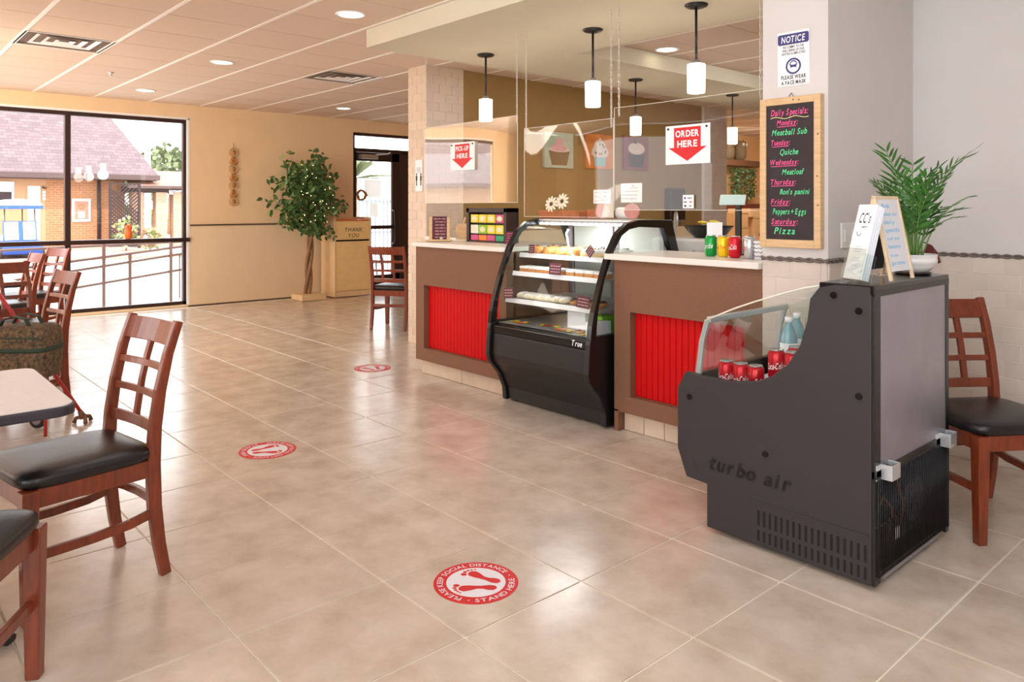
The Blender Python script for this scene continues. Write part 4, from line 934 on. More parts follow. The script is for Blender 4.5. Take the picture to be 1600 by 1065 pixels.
P = plane((-2.575, 3.90, 1.072), (.85, .5, 0), (-.06, .1, 1)); MB(P).box(-.045, .045, 0, .19, -.002, 0).box(-.045, .045, 0, .002, -.05, 0).build('card', 'paper', t)
MB().text("CC's", .035, P @ Matrix.Translation((0, .075, 0)), shear=.3, bold=.01, fit=.05).build('lettering', 'ink_black', t)
pos = thing('card_terminal', 'pale tilted customer display on a dark post behind the cans', 'display', (-2.47, 3.985, 1.07))
MB().box(-2.53, -2.41, 3.95, 4.03, 1.0705, 1.082).box(-2.485, -2.452, 3.975, 4.0, 1.08, 1.385).build('post', 'black_metal', pos, bevel=.003)
MB(plane((-2.49, 3.97, 1.395), (.95, .25, 0), (-.1, .35, .8))).box(-.085, .07, -.03, .035, -.012, 0).build('screen', 'screen_pale', pos, bevel=.003)
t = thing('payment_sticker', 'white payment card sticker low on the order screen', 'sticker', (-2.543, 3.595, 1.381)); P = NY((-2.543, 3.592, 1.381))
MB(P).box(-.037, .037, -.036, .040, -.001, .0005).build('sticker', 'paper', t, bevel=.0004, seg=1)
for k, (x, y, w, h, c) in enumerate(((-.022, .022, .010, .012, 'ink_blue'), (.010, .022, .03, .008, 'ink_grey'), (-.02, 0, .018, .006, 'ink_black'), (.016, 0, .012, .008, 'sign_red'), (-.02, -.022, .013, .012, 'ink_blue'), (.014, -.022, .016, .008, 'ink_grey'))): MB(P).box(x-w/2, x+w/2, y-h/2, y+h/2, .0004, .0012).build('mark', c, t)
# behind the counters
mc = thing('appliance_cabinet', 'pale grey appliance behind the order counter under the snack basket', 'appliance', (-3.04, 4.5, 0))
MB().box(-3.28, -2.80, 4.32, 4.78, 0.02, 1.14).build('body', 'machine_grey', mc, bevel=.02)
MB().tube([(-3.04, 4.315, .92), (-3.0, 4.30, 1.06), (-2.98, 4.30, 1.0), (-2.975, 4.315, .90)], .008, 8).build('handle', 'steel_light', mc)
bk = thing('snack_basket', 'black oval basket filled with yellow snack bags behind the counter', 'basket', (-3.02, 4.5, 1.14))
MB().lathe([(.10, .002), (.14, .03), (.185, .085), (.19, .085), (.175, .075), (.13, .034), (.001, .03)], (-3.02, 4.5, 1.14), 24, sy=.7).build('bowl', 'black_gloss', bk)
for k in range(8):
    a = k*pi/4; x, y, zz = (-3.02+.10*cos(a), 4.5+.055*sin(a), 1.20) if k < 6 else (-3.06+.09*(k-6), 4.5, 1.245)
    if k < 6: x, y = -3.12+.1*(k % 3), 4.465+.07*(k//3)
    o = MB().lathe([(.001, -.012), (.032, -.006), (.038, 0), (.032, .006), (.001, .012)], (0, 0, 0), 12, e=5, sy=.8).build('snack_bag', ('snack_yellow', 'tea_yellow', 'cream')[k % 3]); o.location = (x, y, zz+.006*(k % 2)); o.rotation_euler = (.25 if k < 3 else -.1, rn.uniform(-.2, .2), rn.uniform(-.3, .3))
    tag(o, '%s snack bag in the black basket, %s' % (('golden', 'bright yellow', 'cream coloured')[k % 3], ('front left', 'front middle', 'front right', 'rear left', 'rear middle', 'rear right', 'on top left', 'on top right')[k]), 'snack bag', 'snack bags in the basket')
bc = thing('back_counter', 'long beige back counter along the brown kitchen wall', 'counter', (-5.8, 6.9, 0))
MB().box(-6.09, -5.55, 4.9, 8.9, .02, .88).build('cabinet', 'counter_brown', bc)
MB().box(-6.095, -5.52, 4.88, 8.92, .885, .92).build('top', 'quartz', bc, bevel=.004)
MB().box(-6.096, -6.075, 4.88, 8.92, .92, 1.10).build('backsplash', 'wall_low', bc)
for k in range(5): MB().box(-5.55, -5.535, 4.95+k*.79, 5.70+k*.79, .08, .84).build('door', 'counter_brown', bc, bevel=.004)
fc = thing('gooseneck_faucet', 'chrome gooseneck faucet on the back counter', 'faucet', (-5.62, 7.66, .92))
MB().tube([(-5.62, 7.66, .922), (-5.62, 7.66, 1.2)]+[(-5.62+.05*(1-cos(a))*.8, 7.66-.05*(1-cos(a))*.6, 1.2+.09*sin(a)) for a in [pi*i/8 for i in range(1, 9)]]+[(-5.54, 7.60, 1.12)], .016, 10).build('spout', 'steel_light', fc)
MB().cyl((-5.62, 7.66, .921), (-5.62, 7.66, .96), .03, n=14).build('base', 'steel_light', fc)
td_ = thing('towel_dispenser', 'dark towel dispenser on the brown kitchen wall', 'dispenser', (-6.05, 8.23, 1.38))
MB().box(-6.098, -5.98, 8.08, 8.40, 1.17, 1.60).build('housing', 'dark_wood', td_, bevel=.02)
MB().box(-6.06, -5.975, 8.12, 8.36, 1.165, 1.19).build('slot', 'steel', td_)
# paintings on the brown wall
def painting(y0, y1, z0, z1, bg, cup, top, lab, style):
    t = thing('painting', lab, 'painting', (-6.07, (y0+y1)/2, (z0+z1)/2)); cy, cz = (y0+y1)/2, (z0+z1)/2; P = PXF((-6.058, cy, cz)); w, h = y1-y0, z1-z0
    MB().box(-6.099, -6.0605, y0, y1, z0, z1).build('canvas', bg, t, bevel=.004)
    cw_, b = (.34, .28) if style != 1 else (.24, .17)
    MB(P).prism([(-cw_*w*1.05, -.02*h), (cw_*w*1.05, -.02*h), (cw_*w*.75, -.42*h), (-cw_*w*.75, -.42*h)], 'z', -.003, .001).build('cup', cup, t)
    if style == 1:
        MB(P).prism([(-.32*w, -.1*h), (-.30*w, .06*h), (-.22*w, .16*h), (-.18*w, .28*h), (-.05*w, .36*h), (0, .42*h), (.07*w, .34*h), (.18*w, .26*h), (.22*w, .14*h), (.32*w, .04*h), (.32*w, -.1*h), (.2*w, -.16*h), (-.2*w, -.16*h)], 'z', 0, .002).build('icing', top, t)
        for k in range(10):
            a, b2 = rn.uniform(-.22, .22)*w, rn.uniform(-.1, .28)*h; MB(P).box(a-.007, a+.007, b2-.012, b2+.012, .002, .003).build('sprinkle', 'choc', t)
    elif style == 0:
        MB(P).prism([(.36*w*cos(a), .02*h+.075*h*sin(a)) for a in [2*pi*i/24 for i in range(24)]], 'z', .001, .002).build('cup_rim', 'paint_cream', t)
        MB(P).prism([(-.26*w, .02*h), (-.24*w, .12*h), (-.13*w, .16*h), (-.14*w, .26*h), (-.04*w, .34*h), (.08*w, .33*h), (.14*w, .25*h), (.13*w, .16*h), (.22*w, .12*h), (.26*w, .03*h), (.1*w, -.03*h), (-.1*w, -.03*h)], 'z', .002, .003).build('icing', top, t)
    else:
        MB(P).prism([(.34*w*cos(a), .14*h+.18*h*sin(a)) for a in [2*pi*i/24 for i in range(24)]], 'z', .001, .003).build('icing', top, t)
        MB(P).ball((-.05*w, .34*h, .002), (.035, .03, .004), 8).build('berry', 'choc', t)
painting(5.872, 6.335, 1.795, 2.198, 'paint_mint', 'paint_cup', 'paint_pink', 'mint green canvas of a cupcake with pink icing', 0)
painting(6.549, 7.026, 1.807, 2.217, 'paint_orange', 'paint_blue', 'paint_cream', 'orange canvas of a cream topped cupcake in a blue cup', 1)
painting(7.229, 7.704, 1.818, 2.232, 'paint_plum', 'paint_darkcup', 'paint_cream', 'plum canvas of a dark cupcake with white icing', 2)
# sign on the column
t = thing('distance_sign', 'white keep-apart sheet with two figures on the tiled column', 'sign', (-6.215, 4.292, 1.665)); P = NY((-6.215, 4.2955, 1.665))
MB(P).box(-.06, .06, -.155, .155, -.0005, .0015).build('sheet', 'paper', t)
for s in (-1, 1):
    MB(P).prism([(s*.037+.011*cos(a), .012+.011*sin(a)) for a in [2*pi*i/12 for i in range(12)]], 'z', .0015, .002).prism([(s*.037-.014, -.002), (s*.037+.014, -.002), (s*.037+.014, -.05), (s*.037+.008, -.05), (s*.037+.008, -.1), (s*.037-.008, -.1), (s*.037-.008, -.05), (s*.037-.014, -.05)], 'z', .0015, .002).build('figure', 'ink_black', t)
m = MB()
for k in range(4): m.scribble(-.035, .035, .075-.014*k, .006, .003, P @ Matrix.Translation((0, 0, .0012)))
m.build('print', 'ink_black', t)
# room beyond the kitchen
sf = thing('wall_shelf', 'brown shelf on the orange wall beyond the kitchen', 'shelf', (-7.95, 12.9, 2.2))
MB().box(-8.05, -7.80, 12.0, 13.45, 2.13, 2.24).build('board', 'box_brown', sf, bevel=.006)
for k, (y, lab) in enumerate(((12.45, 'owl figure on the far shelf beside the tiled column'), (12.85, 'owl figure on the far shelf under the farthest pendant'))):
    t = thing('owl_figure', lab, 'figurine', (-7.92, y, 2.24)); c = (-7.92, y, 2.24)
    MB().lathe([(.07, .002), (.11, .06), (.12, .16), (.11, .26), (.12, .32), (.08, .37), (.001, .38)], c, 16).build('body', 'paint_cup', t)
    for s in (-1, 1):
        MB().ball((-7.81, y+s*.05, 2.54), (.02, .035, .035), 10).build('eye', 'paint_cream', t)
        MB().cyl((-7.92, y+s*.09, 2.58), (-7.92, y+s*.11, 2.65), .03, .002, 8).build('ear', 'paint_cup', t)
bn = thing('red_bench', 'dark red ledge below the far plant', 'ledge', (-7.9, 12.8, 1.3))
MB().box(-8.045, -7.7, 11.8, 13.6, 1.28, 1.42).build('top', 'red_leaf', bn, bevel=.01)
MB().box(-8.04, -7.75, 11.85, 13.55, .02, 1.28).build('body', 'cardboard', bn)
fp = thing('shelf_plant', 'leafy green plant under the far brown shelf', 'potted plant', (-7.85, 12.8, 1.42))
m = MB()
for k in range(420):
    a, b, r_ = rn.uniform(0, 2*pi), rn.uniform(-1, 1), rn.uniform(.5, 1); c = Vector((-7.85+.14*cos(a)*r_, 12.85+.42*sin(a)*r_, 1.82+.28*b)); d = Vector((rn.uniform(-1, 1), rn.uniform(-1, 1), rn.uniform(-1, .3))).normalized(); e_ = d.orthogonal().normalized()*.022
    m.add([c, c+d*.03+e_, c+d*.075, c+d*.03-e_], [(0, 1, 2, 3)])
m.build('foliage', 'leaf_dark', fp, kind='stuff')
MB().lathe([(.09, .001), (.12, .14), (.13, .14), (.12, .12), (.001, .11)], (-7.85, 12.8, 1.42), 16).build('pot', 'terracotta', fp)
def carton(y0, y1, z0, z1, lab, x0=-7.55, x1=-7.1, marks=False):
    t = thing('carton', lab, 'carton', ((x0+x1)/2, (y0+y1)/2, z0)); MB().box(x0, x1, y0, y1, z0, z1).build('box', 'cardboard', t, bevel=.004)
    MB().box(x1-.002, x1+.001, y0, y1, z1-.03, z1-.02).build('seam', 'box_brown', t)
    if marks:
        P = PXF((x1+.001, (y0+y1)/2, (z0+z1)/2))
        for s in (-1, 1):
            MB(P).prism([(s*.2+.085*cos(a), .045+.085*sin(a)) for a in [2*pi*i/20 for i in range(20)]], 'z', 0, .001).build('round_mark', 'box_brown', t)
            MB(P).tube([(s*.2+.1*cos(a), -.12+.08*sin(a), .001) for a in [pi*i/10 for i in range(11)]], .01, 5).build('ring_mark', 'ink_black', t)
        MB(P).box(-.05, .05, -.03, .0, 0, .001).build('mark', 'sign_red', t)
tb = thing('stock_table', 'plain stock table under the far cartons', 'table', (-7.3, 12.3, 0))
MB().box(-7.65, -7.0, 11.2, 13.2, .72, .76).build('tabletop', 'maple', tb, bevel=.004)
for x in (-7.6, -7.05):
    for y in (11.25, 13.15): MB().box(x-.025, x+.025, y-.025, y+.025, 0, .72).build('leg', 'table_base', tb)
carton(11.45, 11.80, .761, 1.02, 'plain cardboard carton, lower of two beside the far column'); carton(11.45, 11.78, 1.022, 1.27, 'plain cardboard carton stacked on another beside the far column')
carton(11.95, 12.9, .761, 1.18, 'cardboard carton printed with round brown emblems', marks=True)
carton(11.85, 12.6, 1.182, 1.33, 'low cardboard carton lying on the printed carton')
# ------------------------------------------------------------------ chairs
def chair_proto(ncol, w=.40):
    t = thing('dining_chair', '', 'chair'); hw = w/2-.02
    for s in (-1, 1):
        MB().bar([(s*hw*1.02, .205, 0), (s*hw*1.02, .205, .25), (s*hw*1.02, .205, .435)], [.038, .046, .051], [.038, .046, .051], (1, 0, 0)).build('front_leg', 'wood_cherry', t, bevel=.004)
        MB().cyl((s*hw*1.02, .205, -.0), (s*hw*1.02, .205, .004), .01, n=8).build('glide', 'rubber', t)
        pts = [(s*hw, -.245, 0), (s*hw, -.222, .12), (s*hw, -.205, .26), (s*hw, -.2, .42), (s*hw, -.207, .55), (s*hw, -.226, .68), (s*hw, -.256, .81), (s*hw, -.295, .925)]
        MB().bar(pts, .032, [.038, .042, .047, .048, .043, .038, .033, .029], (1, 0, 0)).build('rear_leg', 'wood_cherry', t, bevel=.005)
        MB().box(s*hw-.012, s*hw+.012, -.19, .20, .372, .435).build('seat_rail', 'wood_cherry', t, bevel=.003)
        MB().bar([(s*hw, .19, .215), (s*hw, 0, .215), (s*hw, -.12, .222), (s*hw, -.205, .24)], .02, .032, (1, 0, 0)).build('side_stretcher', 'wood_cherry', t, bevel=.003)
    MB().box(-hw, hw, .195, .218, .372, .435).build('seat_rail', 'wood_cherry', t, bevel=.003)
    MB().box(-hw, hw, -.215, -.190, .372, .435).build('seat_rail', 'wood_cherry', t, bevel=.003)
    MB().bar([(-hw, -.21, .27), (-hw*.5, -.225, .27), (0, -.23, .27), (hw*.5, -.225, .27), (hw, -.21, .27)], .032, .02, (0, 0, 1)).build('back_stretcher', 'wood_cherry', t, bevel=.003)
    def by(z): # back curve
        P = [(.42, -.2), (.55, -.207), (.68, -.226), (.81, -.256), (.925, -.295)]
        for (a, ya), (b, yb_) in zip(P, P[1:]):
            if z <= b: return ya+(yb_-ya)*(z-a)/(b-a)
        return P[-1][1]
    def rail(z, h, th, nm):
        pts = [(hw*k/4, by(z)-.016*(1-(k/4)**2), z) for k in range(-4, 5)]
        MB().bar(pts, h, th, (0, by(z+.03)-by(z-.03), .06)).build(nm, 'wood_cherry', t, bevel=.003)
    rail(.875, .088, .024, 'top_rail'); rail(.755, .026, .02, 'cross_rail'); rail(.655, .026, .02, 'cross_rail'); rail(.545, .042, .02, 'lower_rail')
    for k in range(1, ncol):
        u = -1+2*k/ncol; off = -.016*(1-u*u)
        MB().bar([(hw*u, by(z)+off, z) for z in (.55, .62, .7, .78, .85)], .026, .018, (1, 0, 0)).build('back_slat', 'wood_cherry', t, bevel=.002)
    MB().lathe([(.94, 0), (1.0, .008), (1.03, .022), (1.02, .038), (.97, .048), (.85, .056), (.6, .062), (.3, .064), (.001, .065)], (0, .01, .432), 48, sx=w/2+.005, sy=.218, e=7).build('seat_cushion', 'vinyl', t)
    return t
PA = chair_proto(2); PB = chair_proto(3, .44); used_c = set()
def chair(P, x, y, rz, label):
    if P.name not in used_c:
        used_c.add(P.name); P.location = (x, y, 0); P.rotation_euler = (0, 0, rz); P['label'] = label; P['group'] = 'cherry wood lattice chairs'; return P
    return dup(P, (x, y, 0), rz, label, 'cherry wood lattice chairs')
chair(PA, -3.085, .635, R(189.5), 'cherry wood chair with black seat tucked under the near cream table')
chair(PA, -2.474, .16, R(57), 'cherry wood chair of which only a seat corner and leg show, nearest the camera')
chair(PA, -5.79, .88, R(189), 'cherry wood chair standing behind the paisley bag')
chair(PA, -6.75, 1.02, R(-75), 'cherry wood chair seen from its side, left of the chair behind the bag')
chair(PA, -9.06, 1.48, R(200), 'cherry wood chair nearest the storefront window mullion')
chair(PA, -8.25, 1.12, R(186), 'cherry wood chair half hidden by the far table at the window')
chair(PB, -7.28, 4.73, R(34), 'cherry wood chair standing alone beside the tiled column')
chair(PB, -1.085, 3.71, R(-124), 'cherry wood chair with black seat behind the drinks cooler')
# ------------------------------------------------------------------ tables
def table(label, x0, x1, y0, y1, h=.745):
    t = thing('dining_table', label, 'table', ((x0+x1)/2, (y0+y1)/2, 0)); cx, cy = (x0+x1)/2, (y0+y1)/2; r = .06
    def rr(d):
        pts = []
        for sx, sy, a0 in ((1, 1, 0), (-1, 1, 90), (-1, -1, 180), (1, -1, 270)):
            for k in range(6): a = R(a0+18*k); pts.append((cx+sx*((x1-x0)/2-r)+(r-d)*cos(a), cy+sy*((y1-y0)/2-r)+(r-d)*sin(a)))
        return pts
    MB().prism(rr(0), 'z', h-.034, h-.003).build('edge_band', 'table_edge', t, bevel=.006)
    MB().prism(rr(.008), 'z', h-.004, h).build('tabletop', 'table_top', t)
    MB().cyl((cx, cy, .03), (cx, cy, h-.04), .038, n=18).build('column', 'table_base', t)
    MB().box(cx-.2, cx+.2, cy-.03, cy+.03, h-.05, h-.034).build('spider', 'table_base', t)
    for a in range(4):
        d = Vector((cos(a*pi/2+pi/4), sin(a*pi/2+pi/4), 0))
        MB().bar([Vector((cx, cy, .06)), Vector((cx, cy, .045))+d*.17, Vector((cx, cy, .014))+d*.32], [.06, .05, .04], [.04, .032, .022], (-d.y, d.x, 0)).build('foot', 'table_base', t, bevel=.006)
    return t
table('cream topped cafe table with dark edge nearest the camera', -3.37, -2.64, -.2, .56)
table('cream cafe table standing before the chair behind the paisley bag', -6.3, -5.5, -.05, .62)
table('far cream cafe table by the storefront window', -8.0, -7.15, .2, 1.12)
# paisley bag on a small red cart, walking cane
bg = thing('tote_bag', 'paisley patterned cloth tote bag standing on a red cart', 'bag', (-5.2, .78, .38))
Bm = plane((-5.19, .77, .375), (.664, .747, 0), (-.747, .664, 0))
m = MB(Bm).lathe([(.93, 0), (1.0, .03), (1.03, .14), (1.02, .25), (.97, .285), (.7, .30), (.001, .295)], (0, 0, 0), 40, sx=.225, sy=.12, e=7).build('body', 'bag_cloth', bg)
MB(Bm).box(-.2, .215, -.128, -.12, .235, .243).build('zip', 'bag_green', bg)
MB(Bm).lathe([(1.0, 0), (1.01, .025)], (0, 0, .155), 40, sx=.234, sy=.1255, e=7).build('band', 'bag_green', bg)
MB(Bm).box(-.12, .10, -.135, -.11, .02, .14).build('front_pocket', 'bag_cloth', bg, bevel=.01)
for s in (-1, 1): MB(Bm).bar([(-.05+s*.0, s*.06, .285), (-.03, s*.06, .33), (.03, s*.055, .355), (.10, s*.06, .34), (.13, s*.06, .285)], .03, .006, (0, 1, 0)).build('handle', 'bag_green', bg)
rc = thing('wheeled_cart', 'red tube framed shopping cart under the paisley bag', 'cart', (-5.25, .8, 0))
MB().tube([(-5.39, .90, .06), (-5.37, .88, .36), (-5.06, .90, .365), (-5.04, .62, .36), (-5.35, .60, .36), (-5.37, .88, .36)], .009, 8).tube([(-5.04, .62, .36), (-5.04, .62, .03)], .009, 8).tube([(-5.35, .60, .36), (-5.35, .6, .06)], .009, 8).tube([(-5.06, .90, .365), (-5.06, .90, .03)], .009, 8).build('frame', 'cart_red', rc)
MB().box(-5.37, -5.04, .60, .90, .362, .374).build('platform', 'black_metal', rc, bevel=.003)
for y, x in ((.92, -5.40), (.60, -5.37)):
    w_ = MB().lathe([(.001, -.014), (.032, -.013), (.05, -.011), (.052, 0), (.05, .011), (.032, .013), (.001, .014)], (0, 0, 0), 22, mx=plane((x, y, .053), (0, 0, 1), (.75, .66, 0))).build('wheel', 'rubber', rc)
    MB(plane((x, y, .053), (0, 0, 1), (.75, .66, 0))).lathe([(.001, -.016), (.022, -.015), (.030, -.0142), (.022, .015), (.001, .016)], (0, 0, 0), 14).build('hub', 'steel', w_)
cn_ = thing('walking_cane', 'red walking cane with a splayed rubber foot leaning by the bag', 'cane', (-5.36, 1.15, 0))
MB().tube([(-5.355, 1.155, .05), (-5.47, .78, .74), (-5.49, .72, .85)], .011, 8).build('shaft', 'cart_red', cn_)
MB().tube([(-5.49, .72, .85), (-5.50, .69, .89), (-5.52, .64, .90), (-5.54, .57, .88)], .014, 8).build('handle', 'rubber', cn_)
ft = MB().cyl((-5.36, 1.14, .075), (-5.353, 1.16, .03), .014, .022, 10)
for a in (0, 2.1, 4.2): ft.tube([(-5.353, 1.16, .04), (-5.353+.045*cos(a), 1.16+.045*sin(a), .03), (-5.353+.055*cos(a), 1.16+.055*sin(a), .004)], [.014, .012, .014], 7)
ft.build('foot', 'box_brown', cn_)
# ------------------------------------------------------------------ ficus, trash cabinet, wall hanging, sill figure
fi = thing('ficus_tree', 'artificial ficus tree with tiny lights in a low wooden box', 'potted tree', (-10.29, 5.17, 0)); fc0 = Vector((-10.29, 5.17, 0))
MB().box(-10.47, -10.12, 4.98, 5.36, .005, .09).build('planter', 'maple_side', fi, bevel=.004)
MB().box(-10.45, -10.14, 5.0, 5.34, .06, .082).build('moss', 'trunk', fi)
for q in range(3):
    MB().tube([fc0+Vector((.035*cos(q*2.1+h*5), .035*sin(q*2.1+h*5)+.05*h-.02, .07+h)) for h in [i*.11 for i in range(12)]], [.03-.0012*i for i in range(12)], 8).build('trunk', 'trunk', fi)
rf = random.Random(11)
brs = MB(); tips = []
for k in range(46):
    a = rf.uniform(0, 2*pi); zt = rf.uniform(1.0, 2.08); rr_ = rf.uniform(.15, .56)*(1.05-.25*abs(zt-1.6)); zs = min(zt-.1, rf.uniform(.95, 1.4))
    s0 = fc0+Vector((0, .02, zs)); e0 = fc0+Vector((min(.55, rr_*cos(a)*.62), rr_*sin(a)-.04, zt))
    e0.x = max(e0.x, XW+.06); mid = s0.lerp(e0, .5)+Vector((0, 0, .06)); brs.tube([s0, mid, e0], [.01, .006, .003], 5); tips.append((mid, e0))
brs.build('branches', 'trunk', fi, kind='stuff')
lv = None; fol = MB(); nl = 0; cand = []
for mid, e0 in tips:
    for k in range(34):
        b = mid.lerp(e0, rf.uniform(.1, 1.12))+Vector((rf.gauss(0, .055), rf.gauss(0, .075), rf.gauss(0, .06))); b.x = max(b.x, XW+.14)
        d = Vector((rf.uniform(-.6, 1), rf.uniform(-1, 1), rf.uniform(-1.1, .1))).normalized(); cand.append((b, d, rf.uniform(.85, 1.35), rf.random()))
cand.sort(key=lambda c: -c[0].x)
LV = [(0, 0, 0), (.018, .025, .002), (.021, .045, .0), (.012, .07, -.004), (0, .09, -.01), (-.012, .07, -.004), (-.021, .045, 0), (-.018, .025, .002), (0, .045, -.005)]
LF = [(0, 1, 8, 7), (1, 2, 8), (2, 3, 8), (3, 4, 8), (8, 4, 5), (8, 5, 6), (8, 6, 7)]
for b, d, s, q in cand:
    z = Vector((.9, rf.uniform(-.5, .3), .5)); z = (z-d*z.dot(d)).normalized(); x = d.cross(z); m4 = Matrix((x, d, z)).transposed().to_4x4()
    if nl < 280:
        if lv is None: lv = MB().add(LV, LF).build('leaf', 'leaf_dark', fi); o = lv
        else: o = lv.copy(); COL.objects.link(o); o.parent = fi
        o.matrix_parent_inverse = wm(fi).inverted(); o.location = b; o.rotation_euler = m4.to_euler(); o.scale = (s, s, s); nl += 1
    else:
        m4.translation = b; fol.add([tuple(s*c for c in v) for v in LV], LF, 1 if q < .14 else 0, mx=m4)
fol.build('foliage', ['leaf_dark', 'leaf_pale'], fi, kind='stuff')
for k in range(34):
    a, zz = rf.uniform(0, 2*pi), rf.uniform(1.05, 1.95); MB().ball(fc0+Vector((.40+rf.uniform(-.05, .05), rf.uniform(-.34, .18), zz)), .0058, 6).build('fairy_light', 'bead', fi)
tc = thing('trash_cabinet', 'maple waste cabinet lettered THANK YOU beside the ficus', 'trash cabinet', (-10.4, 5.84, 0))
MB().prism([(-10.62, .01), (-10.19, .01), (-10.19, 1.17), (-10.21, 1.205), (-10.60, 1.205), (-10.62, 1.17)], 'y', 5.535, 5.555).build('side_panel', 'maple_side', tc, bevel=.003)
MB().prism([(-10.62, .01), (-10.19, .01), (-10.19, 1.17), (-10.21, 1.205), (-10.60, 1.205), (-10.62, 1.17)], 'y', 6.135, 6.155).build('side_panel', 'maple_side', tc, bevel=.003)
MB().box(-10.60, -10.22, 5.555, 6.135, .08, .835).build('body', 'maple_side', tc)
MB().box(-10.215, -10.195, 5.557, 6.133, .10, .84).build('door', 'maple', tc, bevel=.003)
MB().box(-10.215, -10.195, 5.557, 6.133, .865, 1.145).build('header', 'maple', tc, bevel=.003)
MB().box(-10.22, -10.20, 5.557, 6.133, .012, .09).build('kick', 'maple_side', tc)
MB().box(-10.60, -10.21, 5.556, 6.134, 1.15, 1.165).build('top_tray', 'orange', tc)
MB().box(-10.235, -10.215, 5.556, 6.134, .838, .868).build('gap', 'void_shade', tc)  # dark strip painted as the shade between door and header
MB().box(-10.62, -10.60, 5.555, 6.135, .08, 1.2).build('back', 'maple_side', tc)
for w, z in (('THANK', .985), ('YOU', .90)): MB().text(w, .085, PXF((-10.1945, 5.855, z)), shear=.12, bold=.004, fit=.30 if w == 'THANK' else .185).build('lettering', 'ink_black', tc)
wh = thing('wall_garland', 'hanging string of seven copper and bead ornaments on the beige wall', 'wall ornament', (XW+.02, 4.2, 1.78))
MB().tube([(XW+.012, 4.2, 2.26), (XW+.012, 4.2, 1.38)], .004, 5).build('cord', 'pine', wh)
for k in range(7):
    z = 2.125-.1155*k; x = XW+.018
    if k % 2 == 0:
        o = MB().tube([(x, 4.2+.066*cos(a), z+.058*sin(a)) for a in [2*pi*i/24 for i in range(24)]], .0055, 6, closed=True).build('ring', 'ornament_gold', wh)
        MB().ball((x+.01, 4.2, z), (.018, .028, .034), 10, jit=.1).build('charm', 'ornament', o)
    else:
        o = MB().lathe([(.001, -.055), (.05, -.05), (.062, -.025), (.045, .01), (.03, .045), (.001, .055)], (x, 4.2, z), 14, sx=.3).build('bell', 'ornament', wh)
        MB().tube([(x+.016, 4.2+.04*cos(a), z+.036*sin(a)-.01) for a in [2*pi*i/18 for i in range(18)]], .005, 5, closed=True).build('bell_ring', 'ornament_gold', o)
sfg = thing('sill_figurine', 'orange owl figurine standing on the window sill bar', 'figurine', (-10.66, 2.83, .94))
MB().lathe([(.03, .001), (.04, .02), (.05, .06), (.045, .10), (.034, .115), (.042, .13), (.046, .155), (.036, .18), (.001, .188)], (-10.665, 2.83, .941), 16).build('body', 'orange', sfg)
for s in (-1, 1): MB().cyl((-10.665, 2.83+s*.03, 1.115), (-10.66, 2.83+s*.05, 1.15), .014, .001, 8).ball((-10.625, 2.83+s*.018, 1.095), .01, 6).build('ear_and_eye', 'terracotta', sfg)
# ------------------------------------------------------------------ round floor stickers
def sticker(x, y, r, rz, label):
    t = thing('floor_sticker', label, 'sticker', (x, y, 0)); B = Matrix.Translation((x, y, .0012)) @ Matrix.Rotation(rz, 4, 'Z'); n = 56
    C = lambda q, h: [(q*cos(2*pi*i/n), q*sin(2*pi*i/n), h) for i in range(n)]
    MB(B).prism([(p[0], p[1]) for p in C(r, 0)], 'z', -.001, 0).build('disc', 'sticker_red', t)
    MB(B).poly(C(r*.70, .0003)).build('centre', 'sticker_white', t)
    for st, mid, flip in (('PLEASE KEEP SOCIAL DISTANCE', pi/2, 1), ('STAND HERE', -pi/2, -1)):
        V, F, w = textgeo(st, r*.20, .012, 0, .10); R0 = r*(.78 if flip > 0 else .915); span = (3.75 if flip > 0 else 1.75); m = MB(B); vs = []
        for vx, vy in V:
            a = mid-flip*(vx/w-.5)*span; q = R0+flip*vy; vs.append((q*cos(a), q*sin(a), .0005))
        m.add(vs, F).build('lettering', 'sticker_white', t)
    for a in (-2.62, -.50): MB(B).poly([(r*.85*cos(a)+r*.02*cos(i*pi/5), r*.85*sin(a)+r*.02*sin(i*pi/5), .0005) for i in range(10)]).build('dot', 'sticker_white', t)
    for s in (-1, 1):
        sole = [(.06, -.50), (.15, -.55), (.24, -.48), (.25, -.36), (.21, -.22), (.22, -.10), (.30, .04), (.36, .18), (.32, .30), (.22, .33), (.13, .27), (.10, .12), (.10, -.02), (.09, -.18), (.04, -.36)]
        Bf = B @ Matrix.Rotation(R(24-s*9), 4, 'Z') @ Matrix.Translation((s*.045*r, .03*r, 0))
        MB(Bf).poly([(s*(p[0]+.02)*r*1.12, p[1]*r*1.02, .0005) for p in sole][::s]).build('footprint', 'sticker_red', t)
        for k, (tx, ty, tr_) in enumerate(((.13, .40, .066), (.235, .425, .045), (.315, .385, .038), (.375, .325, .03), (.42, .26, .026))):
            MB(Bf).poly([(s*(tx+.02)*r*1.12+tr_*r*cos(2*pi*i/14), ty*r+tr_*r*1.2*sin(2*pi*i/14), .0005) for i in range(14)]).build('toe', 'sticker_red', t)
sticker(-2.132, 1.722, .153, R(100), 'round red footprint sticker nearest the camera on the floor')
sticker(-4.064, 1.793, .153, R(-40), 'round red footprint sticker in the middle of the floor')
sticker(-5.55, 3.366, .153, R(60), 'round red footprint sticker farthest away by the column')
